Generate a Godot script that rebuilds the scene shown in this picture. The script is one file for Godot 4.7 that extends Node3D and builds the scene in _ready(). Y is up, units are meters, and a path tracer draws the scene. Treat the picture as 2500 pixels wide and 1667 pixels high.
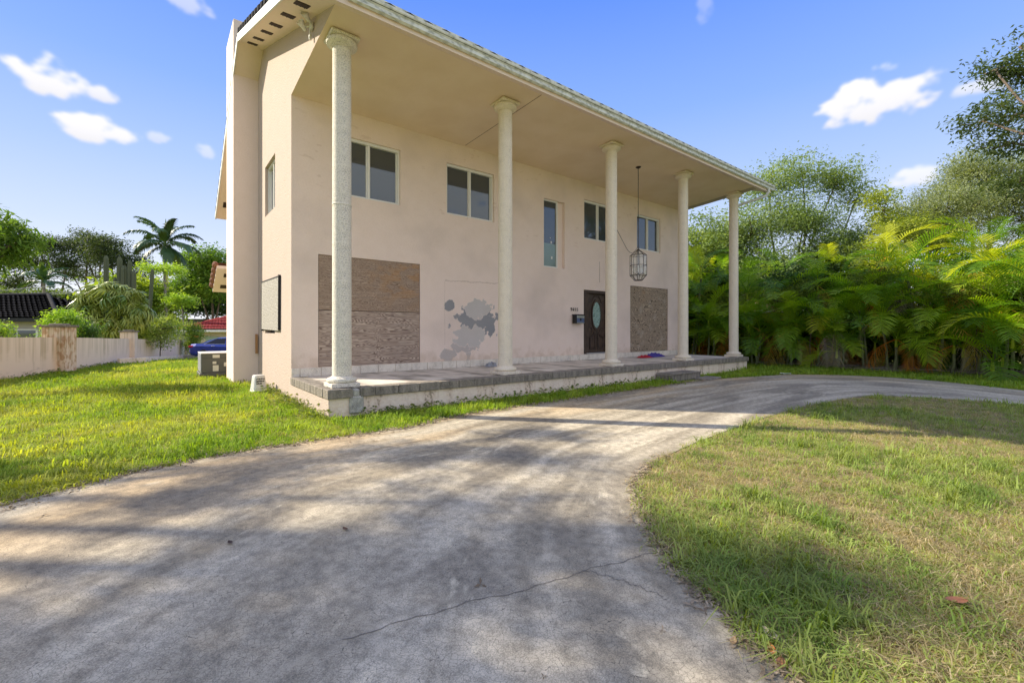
extends Node3D
# A two-storey house with a columned porch, its drive and lawns. x runs along the house front, -z away from the street, y up, metres.

const F := 1095.0
const CX := 1250.0
const HY := 806.0
const EYE := 1.35
const SUN_TO := Vector3(-0.545, 0.555, -0.628)   # towards the sun: behind the house, to its left
const EXPOSURE := 2.0
const SUN_ENERGY := 1.28
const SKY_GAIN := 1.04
var C := cos(atan2(1390.0, F))
var S := sin(atan2(1390.0, F))
var counts := {}
var rng := RandomNumberGenerator.new()
var M := {}
var outer_edge: Array = []
var inner_edge: Array = []
var drive_area := PackedVector2Array()


class MB:
	var v := PackedVector3Array()
	var n := PackedVector3Array()
	var t := PackedVector2Array()
	var t2 := PackedVector2Array()
	var k := PackedColorArray()
	var tint := Color.WHITE
	var colored := false

	func vert(p: Vector3, nn: Vector3, u: Vector2) -> void:
		v.append(p)
		n.append(nn)
		t.append(u)
		k.append(tint)

	func plane_uv(p: Vector3, nn: Vector3) -> Vector2:
		var a := nn.abs()
		if a.y >= a.x and a.y >= a.z:
			return Vector2(p.x, p.z)
		if a.x >= a.z:
			return Vector2(p.z, -p.y)
		return Vector2(p.x, -p.y)

	func tri(a: Vector3, b: Vector3, c: Vector3) -> void:
		var nn := (b - a).cross(c - a).normalized()
		vert(a, nn, plane_uv(a, nn))
		vert(c, nn, plane_uv(c, nn))
		vert(b, nn, plane_uv(b, nn))

	func face(q: Array, out: Vector3) -> void:
		var pts := q
		if ((q[1] - q[0]) as Vector3).cross(q[2] - q[0]).dot(out) < 0.0:
			pts = q.duplicate()
			pts.reverse()
		for i in range(1, pts.size() - 1):
			tri(pts[0], pts[i], pts[i + 1])

	func quad_uv(a: Vector3, b: Vector3, c: Vector3, d: Vector3, na: Vector3, nb: Vector3, nc: Vector3, nd: Vector3, ua: Vector2, ub: Vector2, uc: Vector2, ud: Vector2) -> void:
		if (c - a).cross(d - b).dot(na + nb + nc + nd) < 0.0:
			vert(a, na, ua); vert(b, nb, ub); vert(c, nc, uc)
			vert(a, na, ua); vert(c, nc, uc); vert(d, nd, ud)
		else:
			vert(a, na, ua); vert(c, nc, uc); vert(b, nb, ub)
			vert(a, na, ua); vert(d, nd, ud); vert(c, nc, uc)

	func box(c: Vector3, s: Vector3, bev := 0.0, b := Basis.IDENTITY) -> void:
		var h := s * 0.5
		var e := minf(bev, minf(h.x, minf(h.y, h.z)) * 0.9)
		for ax in 3:
			var i := (ax + 1) % 3
			var j := (ax + 2) % 3
			for sg in [-1.0, 1.0]:
				var q := []
				for m in [[-1.0, -1.0], [1.0, -1.0], [1.0, 1.0], [-1.0, 1.0]]:
					var p := Vector3.ZERO
					p[ax] = sg * h[ax]
					p[i] = m[0] * (h[i] - e)
					p[j] = m[1] * (h[j] - e)
					q.append(c + b * p)
				var o := Vector3.ZERO
				o[ax] = sg
				face(q, b * o)
			if e > 0.0:
				for m in [[-1.0, -1.0], [1.0, -1.0], [1.0, 1.0], [-1.0, 1.0]]:
					var q := []
					for w in [[-1.0, 0.0], [1.0, 0.0], [1.0, 1.0], [-1.0, 1.0]]:
						var p := Vector3.ZERO
						p[ax] = w[0] * (h[ax] - e)
						p[i] = m[0] * (h[i] - e * w[1])
						p[j] = m[1] * (h[j] - e * (1.0 - w[1]))
						q.append(c + b * p)
					var o := Vector3.ZERO
					o[i] = m[0]
					o[j] = m[1]
					face(q, b * o)
		if e > 0.0:
			for x in [-1.0, 1.0]:
				for y in [-1.0, 1.0]:
					for z in [-1.0, 1.0]:
						var q := []
						for ax in 3:
							var p := Vector3(x * (h.x - e), y * (h.y - e), z * (h.z - e))
							p[ax] = [x, y, z][ax] * h[ax]
							q.append(c + b * p)
						face(q, b * Vector3(x, y, z))

	func span(a: Vector3, b: Vector3, w: float, h: float, bev := 0.0, up := Vector3.UP) -> void:   # a bar from a to b
		var z := (b - a).normalized()
		var x := up.cross(z)
		if x.length() < 0.01:
			x = Vector3.RIGHT
		x = x.normalized()
		box((a + b) * 0.5, Vector3(w, h, a.distance_to(b)), bev, Basis(x, z.cross(x), z))

	func tube(pts: Array, rad: Array, sides := 8, cap := true) -> void:
		var x := Vector3.ZERO
		var rp := []
		var rn := []
		var along := 0.0
		var la := []
		for i in pts.size():
			var d: Vector3 = ((pts[mini(i + 1, pts.size() - 1)] - pts[maxi(i - 1, 0)]) as Vector3).normalized()
			if x == Vector3.ZERO:
				x = (Vector3.RIGHT if absf(d.x) < 0.8 else Vector3.UP)
			x = (x - d * x.dot(d)).normalized()
			var y := d.cross(x)
			var ps := []
			var ns := []
			for s in sides + 1:
				var a := TAU * s / sides
				var r := x * cos(a) + y * sin(a)
				ps.append((pts[i] as Vector3) + r * (rad[i] as float))
				ns.append(r)
			rp.append(ps)
			rn.append(ns)
			if i > 0:
				along += (pts[i] as Vector3).distance_to(pts[i - 1])
			la.append(along)
		for i in pts.size() - 1:
			for s in sides:
				var u0 := float(s) / sides
				var u1 := float(s + 1) / sides
				quad_uv(rp[i][s], rp[i][s + 1], rp[i + 1][s + 1], rp[i + 1][s], rn[i][s], rn[i][s + 1], rn[i + 1][s + 1], rn[i + 1][s], Vector2(u0, la[i]), Vector2(u1, la[i]), Vector2(u1, la[i + 1]), Vector2(u0, la[i + 1]))
		if cap:
			var d0: Vector3 = pts[0] - pts[1]
			var d1: Vector3 = pts[-1] - pts[-2]
			face(rp[0].slice(0, sides), d0)
			face(rp[-1].slice(0, sides), d1)

	func lathe(c: Vector3, prof: Array, sides := 24, smooth := true) -> void:   # prof: Vector2(radius, height), from the bottom up
		for j in prof.size() - 1:
			var p: Vector2 = prof[j]
			var q: Vector2 = prof[j + 1]
			var d := (q - p).normalized()
			var nl := Vector2(d.y, -d.x)
			for s in sides:
				var a0 := TAU * s / sides
				var a1 := TAU * (s + 1) / sides
				var d0 := Vector3(cos(a0), 0, sin(a0))
				var d1 := Vector3(cos(a1), 0, sin(a1))
				var m := ((d0 + d1) * 0.5).normalized()
				var n0 := ((d0 if smooth else m) * nl.x + Vector3.UP * nl.y)
				var n1 := ((d1 if smooth else m) * nl.x + Vector3.UP * nl.y)
				quad_uv(c + d0 * p.x + Vector3.UP * p.y, c + d1 * p.x + Vector3.UP * p.y, c + d1 * q.x + Vector3.UP * q.y, c + d0 * q.x + Vector3.UP * q.y, n0, n1, n1, n0, Vector2(a0 * p.x, -p.y), Vector2(a1 * p.x, -p.y), Vector2(a1 * q.x, -q.y), Vector2(a0 * q.x, -q.y))

	func mesh() -> ArrayMesh:
		var a := []
		a.resize(Mesh.ARRAY_MAX)
		a[Mesh.ARRAY_VERTEX] = v
		a[Mesh.ARRAY_NORMAL] = n
		a[Mesh.ARRAY_TEX_UV] = t
		if t2.size() == v.size():
			a[Mesh.ARRAY_TEX_UV2] = t2
		if colored:
			a[Mesh.ARRAY_COLOR] = k
		var m := ArrayMesh.new()
		m.add_surface_from_arrays(Mesh.PRIMITIVE_TRIANGLES, a)
		return m


func P(u: float, back: float, y: float) -> Vector3:
	return Vector3(u, y, -back)


func at(px: float, py: float, d: float) -> Vector3:   # a place seen in that direction, d metres ahead
	var r := (px - CX) / F
	return Vector3(d * (C + r * S), EYE + (HY - py) / F * d, -d * (S - r * C))


func land(back: float) -> float:
	return -minf(1.0, 0.0012 * pow(maxf(0.0, back - 15.0), 2.0))


func on_land(px: float, d: float) -> Vector3:
	var p := at(px, HY, d)
	p.y = land(-p.z)
	return p


func put(o: Node3D, called: String, parent: Node) -> Node3D:
	var key := str(parent.get_instance_id()) + called
	var seen: int = counts.get(key, 0)
	counts[key] = seen + 1
	o.name = called if seen == 0 else "%s_%03d" % [called, seen]
	parent.add_child(o, true)
	return o


func tag(o: Node3D, label := "", category := "", group := "", kind := "") -> Node3D:
	if label: o.set_meta("label", label)
	if category: o.set_meta("category", category)
	if group: o.set_meta("group", group)
	if kind: o.set_meta("kind", kind)
	return o


func base(called: String, where: Vector3, label := "", category := "", group := "") -> Node3D:
	var o := Node3D.new()
	put(o, called, self)
	o.position = where
	return tag(o, label, category, group)


func part(called: String, mesh: Mesh, m: Material, parent: Node, where := Vector3.ZERO, label := "") -> MeshInstance3D:
	var o := MeshInstance3D.new()
	o.mesh = mesh
	o.material_override = m
	put(o, called, parent)
	o.position = where
	if label: o.set_meta("label", label)
	return o


func build(called: String, mb: MB, m: Material, parent: Node = self, label := "") -> MeshInstance3D:
	return part(called, mb.mesh(), m, parent, Vector3.ZERO, label)


func scatter(called: String, mesh: Mesh, m: Material, places: Array, tints: PackedColorArray, parent: Node = self) -> MultiMeshInstance3D:
	var mm := MultiMesh.new()
	mm.transform_format = MultiMesh.TRANSFORM_3D
	mm.use_colors = true
	mm.mesh = mesh
	mm.instance_count = places.size()
	for i in places.size():
		mm.set_instance_transform(i, places[i])
		mm.set_instance_color(i, tints[i])
	var o := MultiMeshInstance3D.new()
	o.multimesh = mm
	o.material_override = m
	put(o, called, parent)
	o.set_meta("kind", "stuff")
	return o


# ---------- textures ----------
func noise(w: int, h: int, sd: int, freq: float, kind := FastNoiseLite.TYPE_SIMPLEX_SMOOTH, octaves := 4, seamless := true) -> PackedByteArray:
	var f := FastNoiseLite.new()
	f.seed = sd
	f.frequency = freq
	f.noise_type = kind
	f.fractal_octaves = octaves
	if kind == FastNoiseLite.TYPE_CELLULAR:
		f.cellular_return_type = FastNoiseLite.RETURN_DISTANCE2_SUB
		f.fractal_type = FastNoiseLite.FRACTAL_NONE
	var im := f.get_seamless_image(w, h) if seamless else f.get_image(w, h)
	im.convert(Image.FORMAT_L8)
	return im.get_data()


func stretched(w: int, h: int, sw: int, sh: int, sd: int, freq: float, octaves := 4) -> PackedByteArray:   # noise drawn out along one way
	var im := Image.create_from_data(sw, sh, false, Image.FORMAT_L8, noise(sw, sh, sd, freq, FastNoiseLite.TYPE_SIMPLEX_SMOOTH, octaves))
	im.resize(w, h, Image.INTERPOLATE_CUBIC)
	return im.get_data()


func picture(w: int, h: int, rgb: PackedByteArray) -> ImageTexture:
	return ImageTexture.create_from_image(Image.create_from_data(w, h, false, Image.FORMAT_RGB8, rgb))


func relief(w: int, h: int, l: PackedByteArray) -> ImageTexture:
	return ImageTexture.create_from_image(Image.create_from_data(w, h, false, Image.FORMAT_L8, l))


func ramp(w: int, h: int, l: PackedByteArray, stops: Array) -> ImageTexture:   # stops: [value 0..255, Color]
	var lut := PackedByteArray()
	lut.resize(768)
	for i in 256:
		var c: Color = stops[0][1]
		for s in stops.size() - 1:
			if i >= stops[s][0]:
				c = (stops[s][1] as Color).lerp(stops[s + 1][1], clampf(float(i - stops[s][0]) / maxf(1.0, stops[s + 1][0] - stops[s][0]), 0.0, 1.0))
		lut[i * 3] = int(c.r * 255.0)
		lut[i * 3 + 1] = int(c.g * 255.0)
		lut[i * 3 + 2] = int(c.b * 255.0)
	var out := PackedByteArray()
	out.resize(w * h * 3)
	for i in w * h:
		var q := l[i] * 3
		out[i * 3] = lut[q]
		out[i * 3 + 1] = lut[q + 1]
		out[i * 3 + 2] = lut[q + 2]
	return picture(w, h, out)


func blend(a: PackedByteArray, b: PackedByteArray, k: float) -> PackedByteArray:
	var out := PackedByteArray()
	out.resize(a.size())
	for i in a.size():
		out[i] = int(lerpf(a[i], b[i], k))
	return out


func g8(r: int, g: int, b: int) -> Color:
	return Color(r / 255.0, g / 255.0, b / 255.0)


func paint(c: Color, rough := 0.8, metal := 0.0) -> StandardMaterial3D:
	var m := StandardMaterial3D.new()
	m.albedo_color = c
	m.roughness = rough
	m.metallic = metal
	return m


func skin(tex: Texture2D, rough := 0.85, size := 1.0, bump: Texture2D = null, depth := 0.5, tint := Color.WHITE) -> StandardMaterial3D:   # world triplanar, one tile every size metres
	var m := paint(tint, rough)
	m.albedo_texture = tex
	m.uv1_triplanar = true
	m.uv1_world_triplanar = true
	m.uv1_scale = Vector3.ONE / size
	if bump:
		m.heightmap_enabled = true
		m.heightmap_texture = bump
		m.heightmap_scale = depth
	return m


func leafy(backlight := 0.6, rough := 0.55) -> StandardMaterial3D:
	var m := paint(Color.WHITE, rough)
	m.vertex_color_use_as_albedo = true
	m.cull_mode = BaseMaterial3D.CULL_DISABLED
	m.backlight_enabled = true
	m.backlight = Color(backlight, backlight, backlight * 0.55)
	return m


# ---------- light and sky ----------
func sky_picture() -> ImageTexture:
	var w := 2048
	var h := 1024
	var im := Image.create(w, h, false, Image.FORMAT_RGBF)
	# display brightness of the clear sky by elevation in degrees, linear
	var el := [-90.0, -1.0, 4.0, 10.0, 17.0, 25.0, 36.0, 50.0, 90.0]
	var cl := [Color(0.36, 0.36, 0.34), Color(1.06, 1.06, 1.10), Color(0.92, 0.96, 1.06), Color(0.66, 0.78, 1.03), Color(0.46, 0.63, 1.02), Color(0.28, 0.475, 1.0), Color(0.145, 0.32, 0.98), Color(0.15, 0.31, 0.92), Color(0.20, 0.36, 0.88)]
	for y in h:
		var e := 90.0 - 180.0 * (y + 0.5) / h
		var c: Color = cl[0]
		for s in el.size() - 1:
			if e >= el[s]:
				c = (cl[s] as Color).lerp(cl[s + 1], clampf((e - el[s]) / (el[s + 1] - el[s]), 0.0, 1.0))
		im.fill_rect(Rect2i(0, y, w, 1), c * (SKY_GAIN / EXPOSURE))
	var f := FastNoiseLite.new()
	f.seed = 5
	f.frequency = 0.3
	f.fractal_octaves = 4
	# clouds: direction as seen from the drive, half width and half height in degrees, strength
	var clouds := [[115, 203, 3.3, 1.9, 1.0], [246, 228, 1.3, 1.1, 0.9], [232, 322, 3.1, 1.8, 1.0], [380, 336, 1.3, 0.7, 0.5], [498, 376, 1.1, 0.8, 0.45], [2137, 256, 5.2, 2.6, 1.0], [2415, 206, 2.2, 1.1, 0.7], [2225, 444, 2.4, 1.3, 0.8], [455, 12, 2.2, 1.1, 0.5], [1720, 35, 1.0, 1.6, 0.2]]
	for n in 170:   # bigger unseen clouds added outside the view to brighten the shade
		clouds.append([0, 0, 5.0 + 9.0 * rng.randf(), 2.4 + 4.0 * rng.randf(), 0.6 + 0.4 * rng.randf(), 80.0 + 200.0 * rng.randf(), 12.0 + 62.0 * rng.randf()])
	for q in clouds:
		var d := (at(q[0], q[1], 1.0) - Vector3(0, EYE, 0)).normalized()
		if q.size() > 5:
			var az := deg_to_rad(q[5] + 38.2)
			var ev := deg_to_rad(q[6])
			d = Vector3(sin(az) * cos(ev), sin(ev), -cos(az) * cos(ev))
		var right := d.cross(Vector3.UP).normalized()
		var up := right.cross(d)
		var uc := fposmod(atan2(d.x, -d.z) / TAU, 1.0) * w
		var vc := acos(d.y) / PI * h
		var rx := int(ceil(q[2] * 2.0 / 360.0 * w / maxf(0.2, sqrt(1.0 - d.y * d.y))))
		var ry := int(ceil(q[3] * 2.0 / 180.0 * h))
		for yy in range(int(vc) - ry, int(vc) + ry + 1):
			for xx in range(int(uc) - rx, int(uc) + rx + 1):
				var az := (xx + 0.5) / w * TAU
				var po := (yy + 0.5) / h * PI
				var e := Vector3(sin(az) * sin(po), cos(po), -cos(az) * sin(po))
				var a := rad_to_deg(e.dot(right))
				var b := rad_to_deg(e.dot(up))
				var x: float = a / q[2]
				var y: float = b / q[3]
				y = y * (1.5 if y < 0.0 else 0.85)
				var g := 1.0 - (x * x + y * y)
				var m := g * 1.05 + f.get_noise_2d(a + q[0], b * 1.5 + q[1] + q[2] * 40.0) * 0.95 - 0.38
				var k := smoothstep(-0.12, 0.42, m) * float(q[4]) * smoothstep(-0.9, -0.1, g)
				if k > 0.003:
					var px := posmod(xx, w)
					var lit := 1.0 + 0.1 * clampf(y, -1.0, 1.0)
					im.set_pixel(px, yy, im.get_pixel(px, yy).lerp(Color(0.99 * lit, 0.98 * lit, 1.02 * lit) * (1.0 / EXPOSURE), k))
	return ImageTexture.create_from_image(im)


func camera_and_light() -> void:
	var cam := Camera3D.new()
	cam.name = "camera"
	add_child(cam)
	cam.position = Vector3(0, EYE, 0)
	cam.rotation.y = -atan2(C, S)
	cam.projection = Camera3D.PROJECTION_FRUSTUM
	cam.near = 0.05
	cam.far = 900.0
	cam.size = 2.0 * 0.05 * 833.5 / F
	cam.frustum_offset = Vector2(0, -0.05 * (833.5 - HY) / F)
	var env := Environment.new()
	env.background_mode = Environment.BG_SKY
	var sm := PanoramaSkyMaterial.new()
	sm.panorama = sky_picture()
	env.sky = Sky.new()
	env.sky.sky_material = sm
	env.tonemap_mode = Environment.TONE_MAPPER_LINEAR
	env.tonemap_exposure = EXPOSURE
	env.sdfgi_enabled = true
	env.ssao_enabled = true
	env.ssil_enabled = true
	var we := WorldEnvironment.new()
	we.name = "world_environment"
	we.environment = env
	add_child(we)
	var sun := DirectionalLight3D.new()
	sun.name = "sun"
	add_child(sun)
	sun.look_at_from_position(Vector3.ZERO, -SUN_TO, Vector3.UP)
	sun.light_energy = SUN_ENERGY
	sun.light_color = Color(1.0, 0.955, 0.875)
	sun.light_angular_distance = 0.53
	sun.shadow_enabled = true


# ---------- materials ----------
func make_materials() -> void:
	var fine := noise(512, 512, 3, 0.06, FastNoiseLite.TYPE_SIMPLEX_SMOOTH, 4)
	var big := noise(512, 512, 4, 0.008, FastNoiseLite.TYPE_SIMPLEX_SMOOTH, 5)
	var pits := noise(512, 512, 9, 0.05, FastNoiseLite.TYPE_CELLULAR)
	var grain := noise(512, 512, 11, 0.25, FastNoiseLite.TYPE_VALUE, 2)
	var mix := blend(fine, big, 0.5)
	M.bump = relief(512, 512, fine)
	M.pit_bump = relief(512, 512, blend(fine, grain, 0.5))
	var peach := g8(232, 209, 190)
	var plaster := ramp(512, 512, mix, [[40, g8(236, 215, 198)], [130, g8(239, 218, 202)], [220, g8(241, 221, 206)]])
	M.plaster = skin(plaster, 0.95, 1.6, M.bump, 0.9, g8(206, 205, 203))  # same house paint, tinted darker to hold down sunlight on the gable
	M.peach = skin(plaster, 0.9, 1.6, M.bump, 0.3)
	M.ceiling = skin(ramp(512, 512, big, [[30, g8(232, 208, 180)], [140, g8(237, 214, 188)], [230, g8(240, 218, 194)]]), 0.9, 4.0, M.bump, 0.2)
	M.white = paint(g8(232, 229, 220), 0.45)
	M.offwhite = skin(ramp(512, 512, mix, [[50, g8(196, 192, 180)], [140, g8(222, 220, 212)], [220, g8(230, 229, 224)]]), 0.5, 1.5)
	M.gutter = skin(ramp(512, 512, stretched(512, 512, 256, 512, 21, 0.02), [[40, g8(160, 164, 154)], [110, g8(212, 214, 206)], [180, g8(228, 230, 224)]]), 0.45, 1.1)
	M.fascia = skin(ramp(512, 512, big, [[40, g8(150, 132, 110)], [150, g8(178, 160, 138)]]), 0.8, 2.0)
	M.dark_tile = skin(ramp(512, 512, mix, [[60, g8(30, 30, 33)], [150, g8(48, 48, 52)], [220, g8(78, 76, 73)]]), 0.9, 0.8, M.bump, 0.4)
	M.dark_tile.metallic_specular = 0.15
	M.red_tile = skin(ramp(512, 512, mix, [[60, g8(150, 50, 46)], [150, g8(196, 72, 64)], [220, g8(214, 116, 98)]]), 0.7, 0.8, M.bump, 0.4)
	M.clay_tile = skin(ramp(512, 512, mix, [[60, g8(92, 66, 52)], [130, g8(150, 100, 78)], [220, g8(176, 130, 104)]]), 0.8, 0.5, M.bump, 0.4)
	M.grey_roof = skin(ramp(512, 512, mix, [[60, g8(120, 120, 116)], [200, g8(170, 168, 160)]]), 0.8, 2.0)
	M.black = paint(g8(26, 25, 24), 0.6)
	M.vent = paint(g8(60, 42, 34), 0.8)
	M.iron = paint(g8(70, 58, 50), 0.5, 0.6)
	M.glass = paint(g8(98, 104, 108), 0.03, 0.6)
	M.lantern_glass = paint(Color(0.92, 0.94, 0.9, 0.16), 0.04)
	M.lantern_glass.transparency = BaseMaterial3D.TRANSPARENCY_ALPHA
	# stone of the columns: pale with dark pits
	for q in [["stone_grey", g8(164, 158, 144), g8(240, 232, 214), 12], ["stone", g8(200, 188, 166), g8(244, 231, 208), 6]]:
		var l := PackedByteArray()
		l.resize(512 * 512)
		for i in 512 * 512:
			var hole: float = clampf((fine[i] - 62.0 - q[3]) / 26.0, 0.0, 1.0)
			l[i] = int(255.0 * clampf(hole * 0.72 + 0.28, 0.0, 1.0) * clampf(0.52 + big[i] / 300.0, 0.0, 1.0))
		M[q[0]] = skin(ramp(512, 512, l, [[40, q[1]], [150, (q[1] as Color).lerp(q[2], 0.75)], [220, q[2]]]), 0.92, 0.62, relief(512, 512, l), 1.2)
	M.edge_tile = []
	for q in 3:
		M.edge_tile.append(skin(ramp(512, 512, blend(stretched(512, 512, 512, 128, 31 + q, 0.02), fine, 0.35), [[40, g8(98, 92, 83)], [110, g8(128, 120, 108)], [190, g8(148, 139, 126)], [230, g8(166, 156, 142)]]), 0.85, 1.3 + 0.21 * q, M.bump, 0.8))
	M.skirting = skin(ramp(512, 512, mix, [[60, g8(200, 190, 174)], [150, g8(232, 222, 206)]]), 0.7, 0.9, M.bump, 0.4)
	M.porch_floor = skin(ramp(512, 512, blend(big, stretched(512, 512, 512, 128, 41, 0.01), 0.5), [[60, g8(150, 142, 130)], [130, g8(206, 196, 182)], [210, g8(226, 216, 202)]]), 0.75, 3.0, M.bump, 0.25)
	M.mortar = skin(ramp(512, 512, mix, [[60, g8(150, 146, 136)], [180, g8(206, 202, 190)]]), 0.95, 0.5, M.bump, 1.2)
	M.stained = skin(ramp(512, 512, blend(stretched(512, 512, 512, 96, 51, 0.02), fine, 0.4), [[36, g8(160, 142, 120)], [76, g8(226, 204, 182)], [150, g8(240, 222, 202)]]), 0.9, 2.3, M.bump, 0.7)
	# boundary wall: pink plaster under streaks of run-off, strongest below its coping
	var st := stretched(1024, 512, 1024, 10, 61, 0.028, 5)
	var st2 := stretched(1024, 512, 1024, 10, 63, 0.012, 3)
	var wl := noise(1024, 512, 62, 0.012, FastNoiseLite.TYPE_SIMPLEX_SMOOTH, 4)
	for q in 2:
		var rgb := PackedByteArray()
		rgb.resize(1024 * 512 * 3)
		for y in 512:
			for x in 1024:
				var i := y * 1024 + x
				var far := 0.3 + 0.75 * st2[i] / 255.0 + (wl[i] - 128) / 900.0
				var run := clampf((st[i] - 96) / 110.0, 0.0, 1.0) * (1.0 - smoothstep(far * 0.35, far, y / 512.0)) * clampf(st2[i] / 150.0, 0.2, 1.0) * (0.55 if q == 0 else 0.9)
				var low := smoothstep(0.82, 1.0, y / 512.0 + (wl[i] - 128) / 700.0)
				var c := g8(238, 217, 196).lerp(g8(160, 138, 100), run * 0.8 + (0.15 if q == 1 else 0.0)).lerp(g8(150, 132, 110), low * 0.5)
				if q == 1:
					c = c.lerp(g8(150, 96, 52), clampf((wl[i] - 110) / 80.0, 0.0, 1.0) * 0.45)
				rgb[i * 3] = int(c.r * 255.0)
				rgb[i * 3 + 1] = int(c.g * 255.0)
				rgb[i * 3 + 2] = int(c.b * 255.0)
		var m := paint(Color.WHITE, 0.92)
		m.albedo_texture = picture(1024, 512, rgb)
		M["boundary" if q == 0 else "pillar_stain"] = m
	M.coping = skin(ramp(512, 512, mix, [[60, g8(92, 84, 72)], [180, g8(158, 146, 128)]]), 0.9, 0.8, M.bump, 0.6)
	# plywood: rings of a field drawn out along the sheet
	for q in 3:
		var w := 768
		var fld := stretched(w, w, [150, 120, 420][q], w, 71 + q, [0.022, 0.012, 0.008][q], 2)
		var soft := stretched(w, w, 96, w, 75 + q, 0.03, 3)
		var spot := noise(w, w, 79 + q, 0.006, FastNoiseLite.TYPE_SIMPLEX_SMOOTH, 3)
		var rgb := PackedByteArray()
		rgb.resize(w * w * 3)
		for y in w:
			for x in w:
				var i := y * w + x
				var fr := fposmod(fld[i] / 255.0 * [9.0, 9.0, 9.0][q] + y / float(w) * [8.0, 2.5, 0.0][q] + soft[i] / 700.0, 1.0)
				var ring := smoothstep(0.35, 0.82, fr) * smoothstep(1.0, 0.88, fr)
				var c: Color = ([g8(172, 150, 130), g8(186, 166, 148), g8(172, 152, 128)][q] as Color).lerp([g8(112, 88, 70), g8(100, 78, 68), g8(88, 76, 62)][q], ring * 0.85 + (soft[i] - 128) / [380.0, 420.0, 900.0][q])
				var orange: float = clampf((spot[i] - 110) / 70.0, 0.0, 1.0) * [smoothstep(0.55, 0.1, Vector2(x / float(w) - 0.86, (y / float(w) - 0.25) * 0.6).length()), 0.0, 0.7 * smoothstep(0.28, 0.05, Vector2(x / float(w) - 0.3, y / float(w) - 0.06).length())][q]
				c = c.lerp(g8(196, 132, 66), orange * 0.3).lerp(g8(210, 202, 190), clampf(((soft[i] if q < 2 else spot[i]) - 160) / 60.0, 0.0, 1.0) * [0.25, 0.45, 0.25][q])
				rgb[i * 3] = int(c.r * 255.0)
				rgb[i * 3 + 1] = int(c.g * 255.0)
				rgb[i * 3 + 2] = int(c.b * 255.0)
		var m := paint(Color.WHITE, 0.85)
		m.albedo_texture = picture(w, w, rgb)
		M["plywood_%d" % q] = m
	var flake := stretched(512, 512, 512, 200, 81, 0.07, 3)
	M.osb = skin(ramp(512, 512, blend(flake, grain, 0.3), [[78, g8(84, 78, 68)], [118, g8(160, 154, 142)], [170, g8(206, 202, 192)]]), 0.85, 0.55, M.bump, 0.5)
	M.door_wood = skin(ramp(512, 512, blend(stretched(512, 512, 512, 48, 85, 0.05), fine, 0.3), [[70, g8(44, 32, 25)], [180, g8(86, 66, 54)]]), 0.45, 0.8)
	M.bark = skin(ramp(512, 512, blend(stretched(512, 512, 512, 160, 91, 0.03), fine, 0.5), [[60, g8(62, 52, 42)], [140, g8(112, 98, 82)], [220, g8(150, 138, 120)]]), 0.95, 0.7, M.bump, 1.5)
	M.pale_bark = skin(ramp(512, 512, blend(fine, big, 0.5), [[60, g8(112, 104, 92)], [200, g8(186, 178, 164)]]), 0.9, 0.6, M.bump, 0.8)
	M.pole = skin(ramp(512, 512, mix, [[60, g8(112, 114, 120)], [200, g8(158, 160, 164)]]), 0.9, 1.0)
	M.soil = skin(ramp(512, 512, blend(fine, big, 0.5), [[50, g8(96, 92, 40)], [110, g8(120, 126, 48)], [150, g8(132, 142, 50)], [220, g8(166, 156, 92)]]), 1.0, 1.7, M.bump, 1.5)
	M.dry_soil = skin(ramp(512, 512, blend(fine, big, 0.5), [[50, g8(100, 84, 62)], [110, g8(152, 130, 94)], [150, g8(142, 136, 82)], [220, g8(190, 168, 128)]]), 1.0, 1.3, M.bump, 1.5)
	M.leaf = leafy(0.95)
	M.waxy = leafy(0.45, 0.35)
	M.grass = leafy(1.0, 0.6)
	M.dry = leafy(0.25, 0.9)
	M.grass.metallic_specular = 0.15
	M.leaf.metallic_specular = 0.3
	# drive: old concrete. Long stains follow the way cars turn; the fine coat is grit and craze cracks.
	var dw := 2048
	var dh := 512
	var s1 := stretched(dw, dh, 256, dh, 101, 0.02, 5)
	var s2 := noise(dw, dh, 102, 0.006, FastNoiseLite.TYPE_SIMPLEX_SMOOTH, 5)
	var s3 := stretched(dw, dh, 1200, dh, 103, 0.045, 4)
	var drgb := PackedByteArray()
	drgb.resize(dw * dh * 3)
	for y in dh:
		var across := y / float(dh)   # 0 at the outer edge
		for x in dw:
			var i := y * dw + x
			var tone := clampf((s1[i] - 128) / 165.0 + (s2[i] - 128) / 260.0 + 0.5, 0.0, 1.0)
			var c := g8(170, 158, 134).lerp(g8(218, 205, 178), tone)
			var tan_ := clampf((s2[(i + 300000) % (dw * dh)] - 90) / 90.0, 0.0, 1.0) * smoothstep(0.55, 0.05, across)
			c = c.lerp(g8(214, 178, 126), tan_ * 0.6)
			var dark := clampf((s2[(i + 700000) % (dw * dh)] - 138) / 60.0, 0.0, 1.0)
			c = c.lerp(g8(132, 122, 104), dark * 0.55)
			var fleck := clampf((s3[i] - 172) / 22.0, 0.0, 1.0) * clampf((s2[(i + 450000) % (dw * dh)] - 125) / 40.0, 0.0, 1.0)
			c = c.lerp(g8(238, 224, 192), fleck * 0.6)
			drgb[i * 3] = int(c.r * 255.0)
			drgb[i * 3 + 1] = int(c.g * 255.0)
			drgb[i * 3 + 2] = int(c.b * 255.0)
	var g1 := noise(1024, 1024, 111, 0.35, FastNoiseLite.TYPE_VALUE, 2)
	var g2 := noise(1024, 1024, 112, 0.045, FastNoiseLite.TYPE_CELLULAR)
	var g3 := noise(1024, 1024, 113, 0.012, FastNoiseLite.TYPE_SIMPLEX_SMOOTH, 4)
	var grit := PackedByteArray()
	var gh := PackedByteArray()
	grit.resize(1024 * 1024 * 3)
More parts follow.
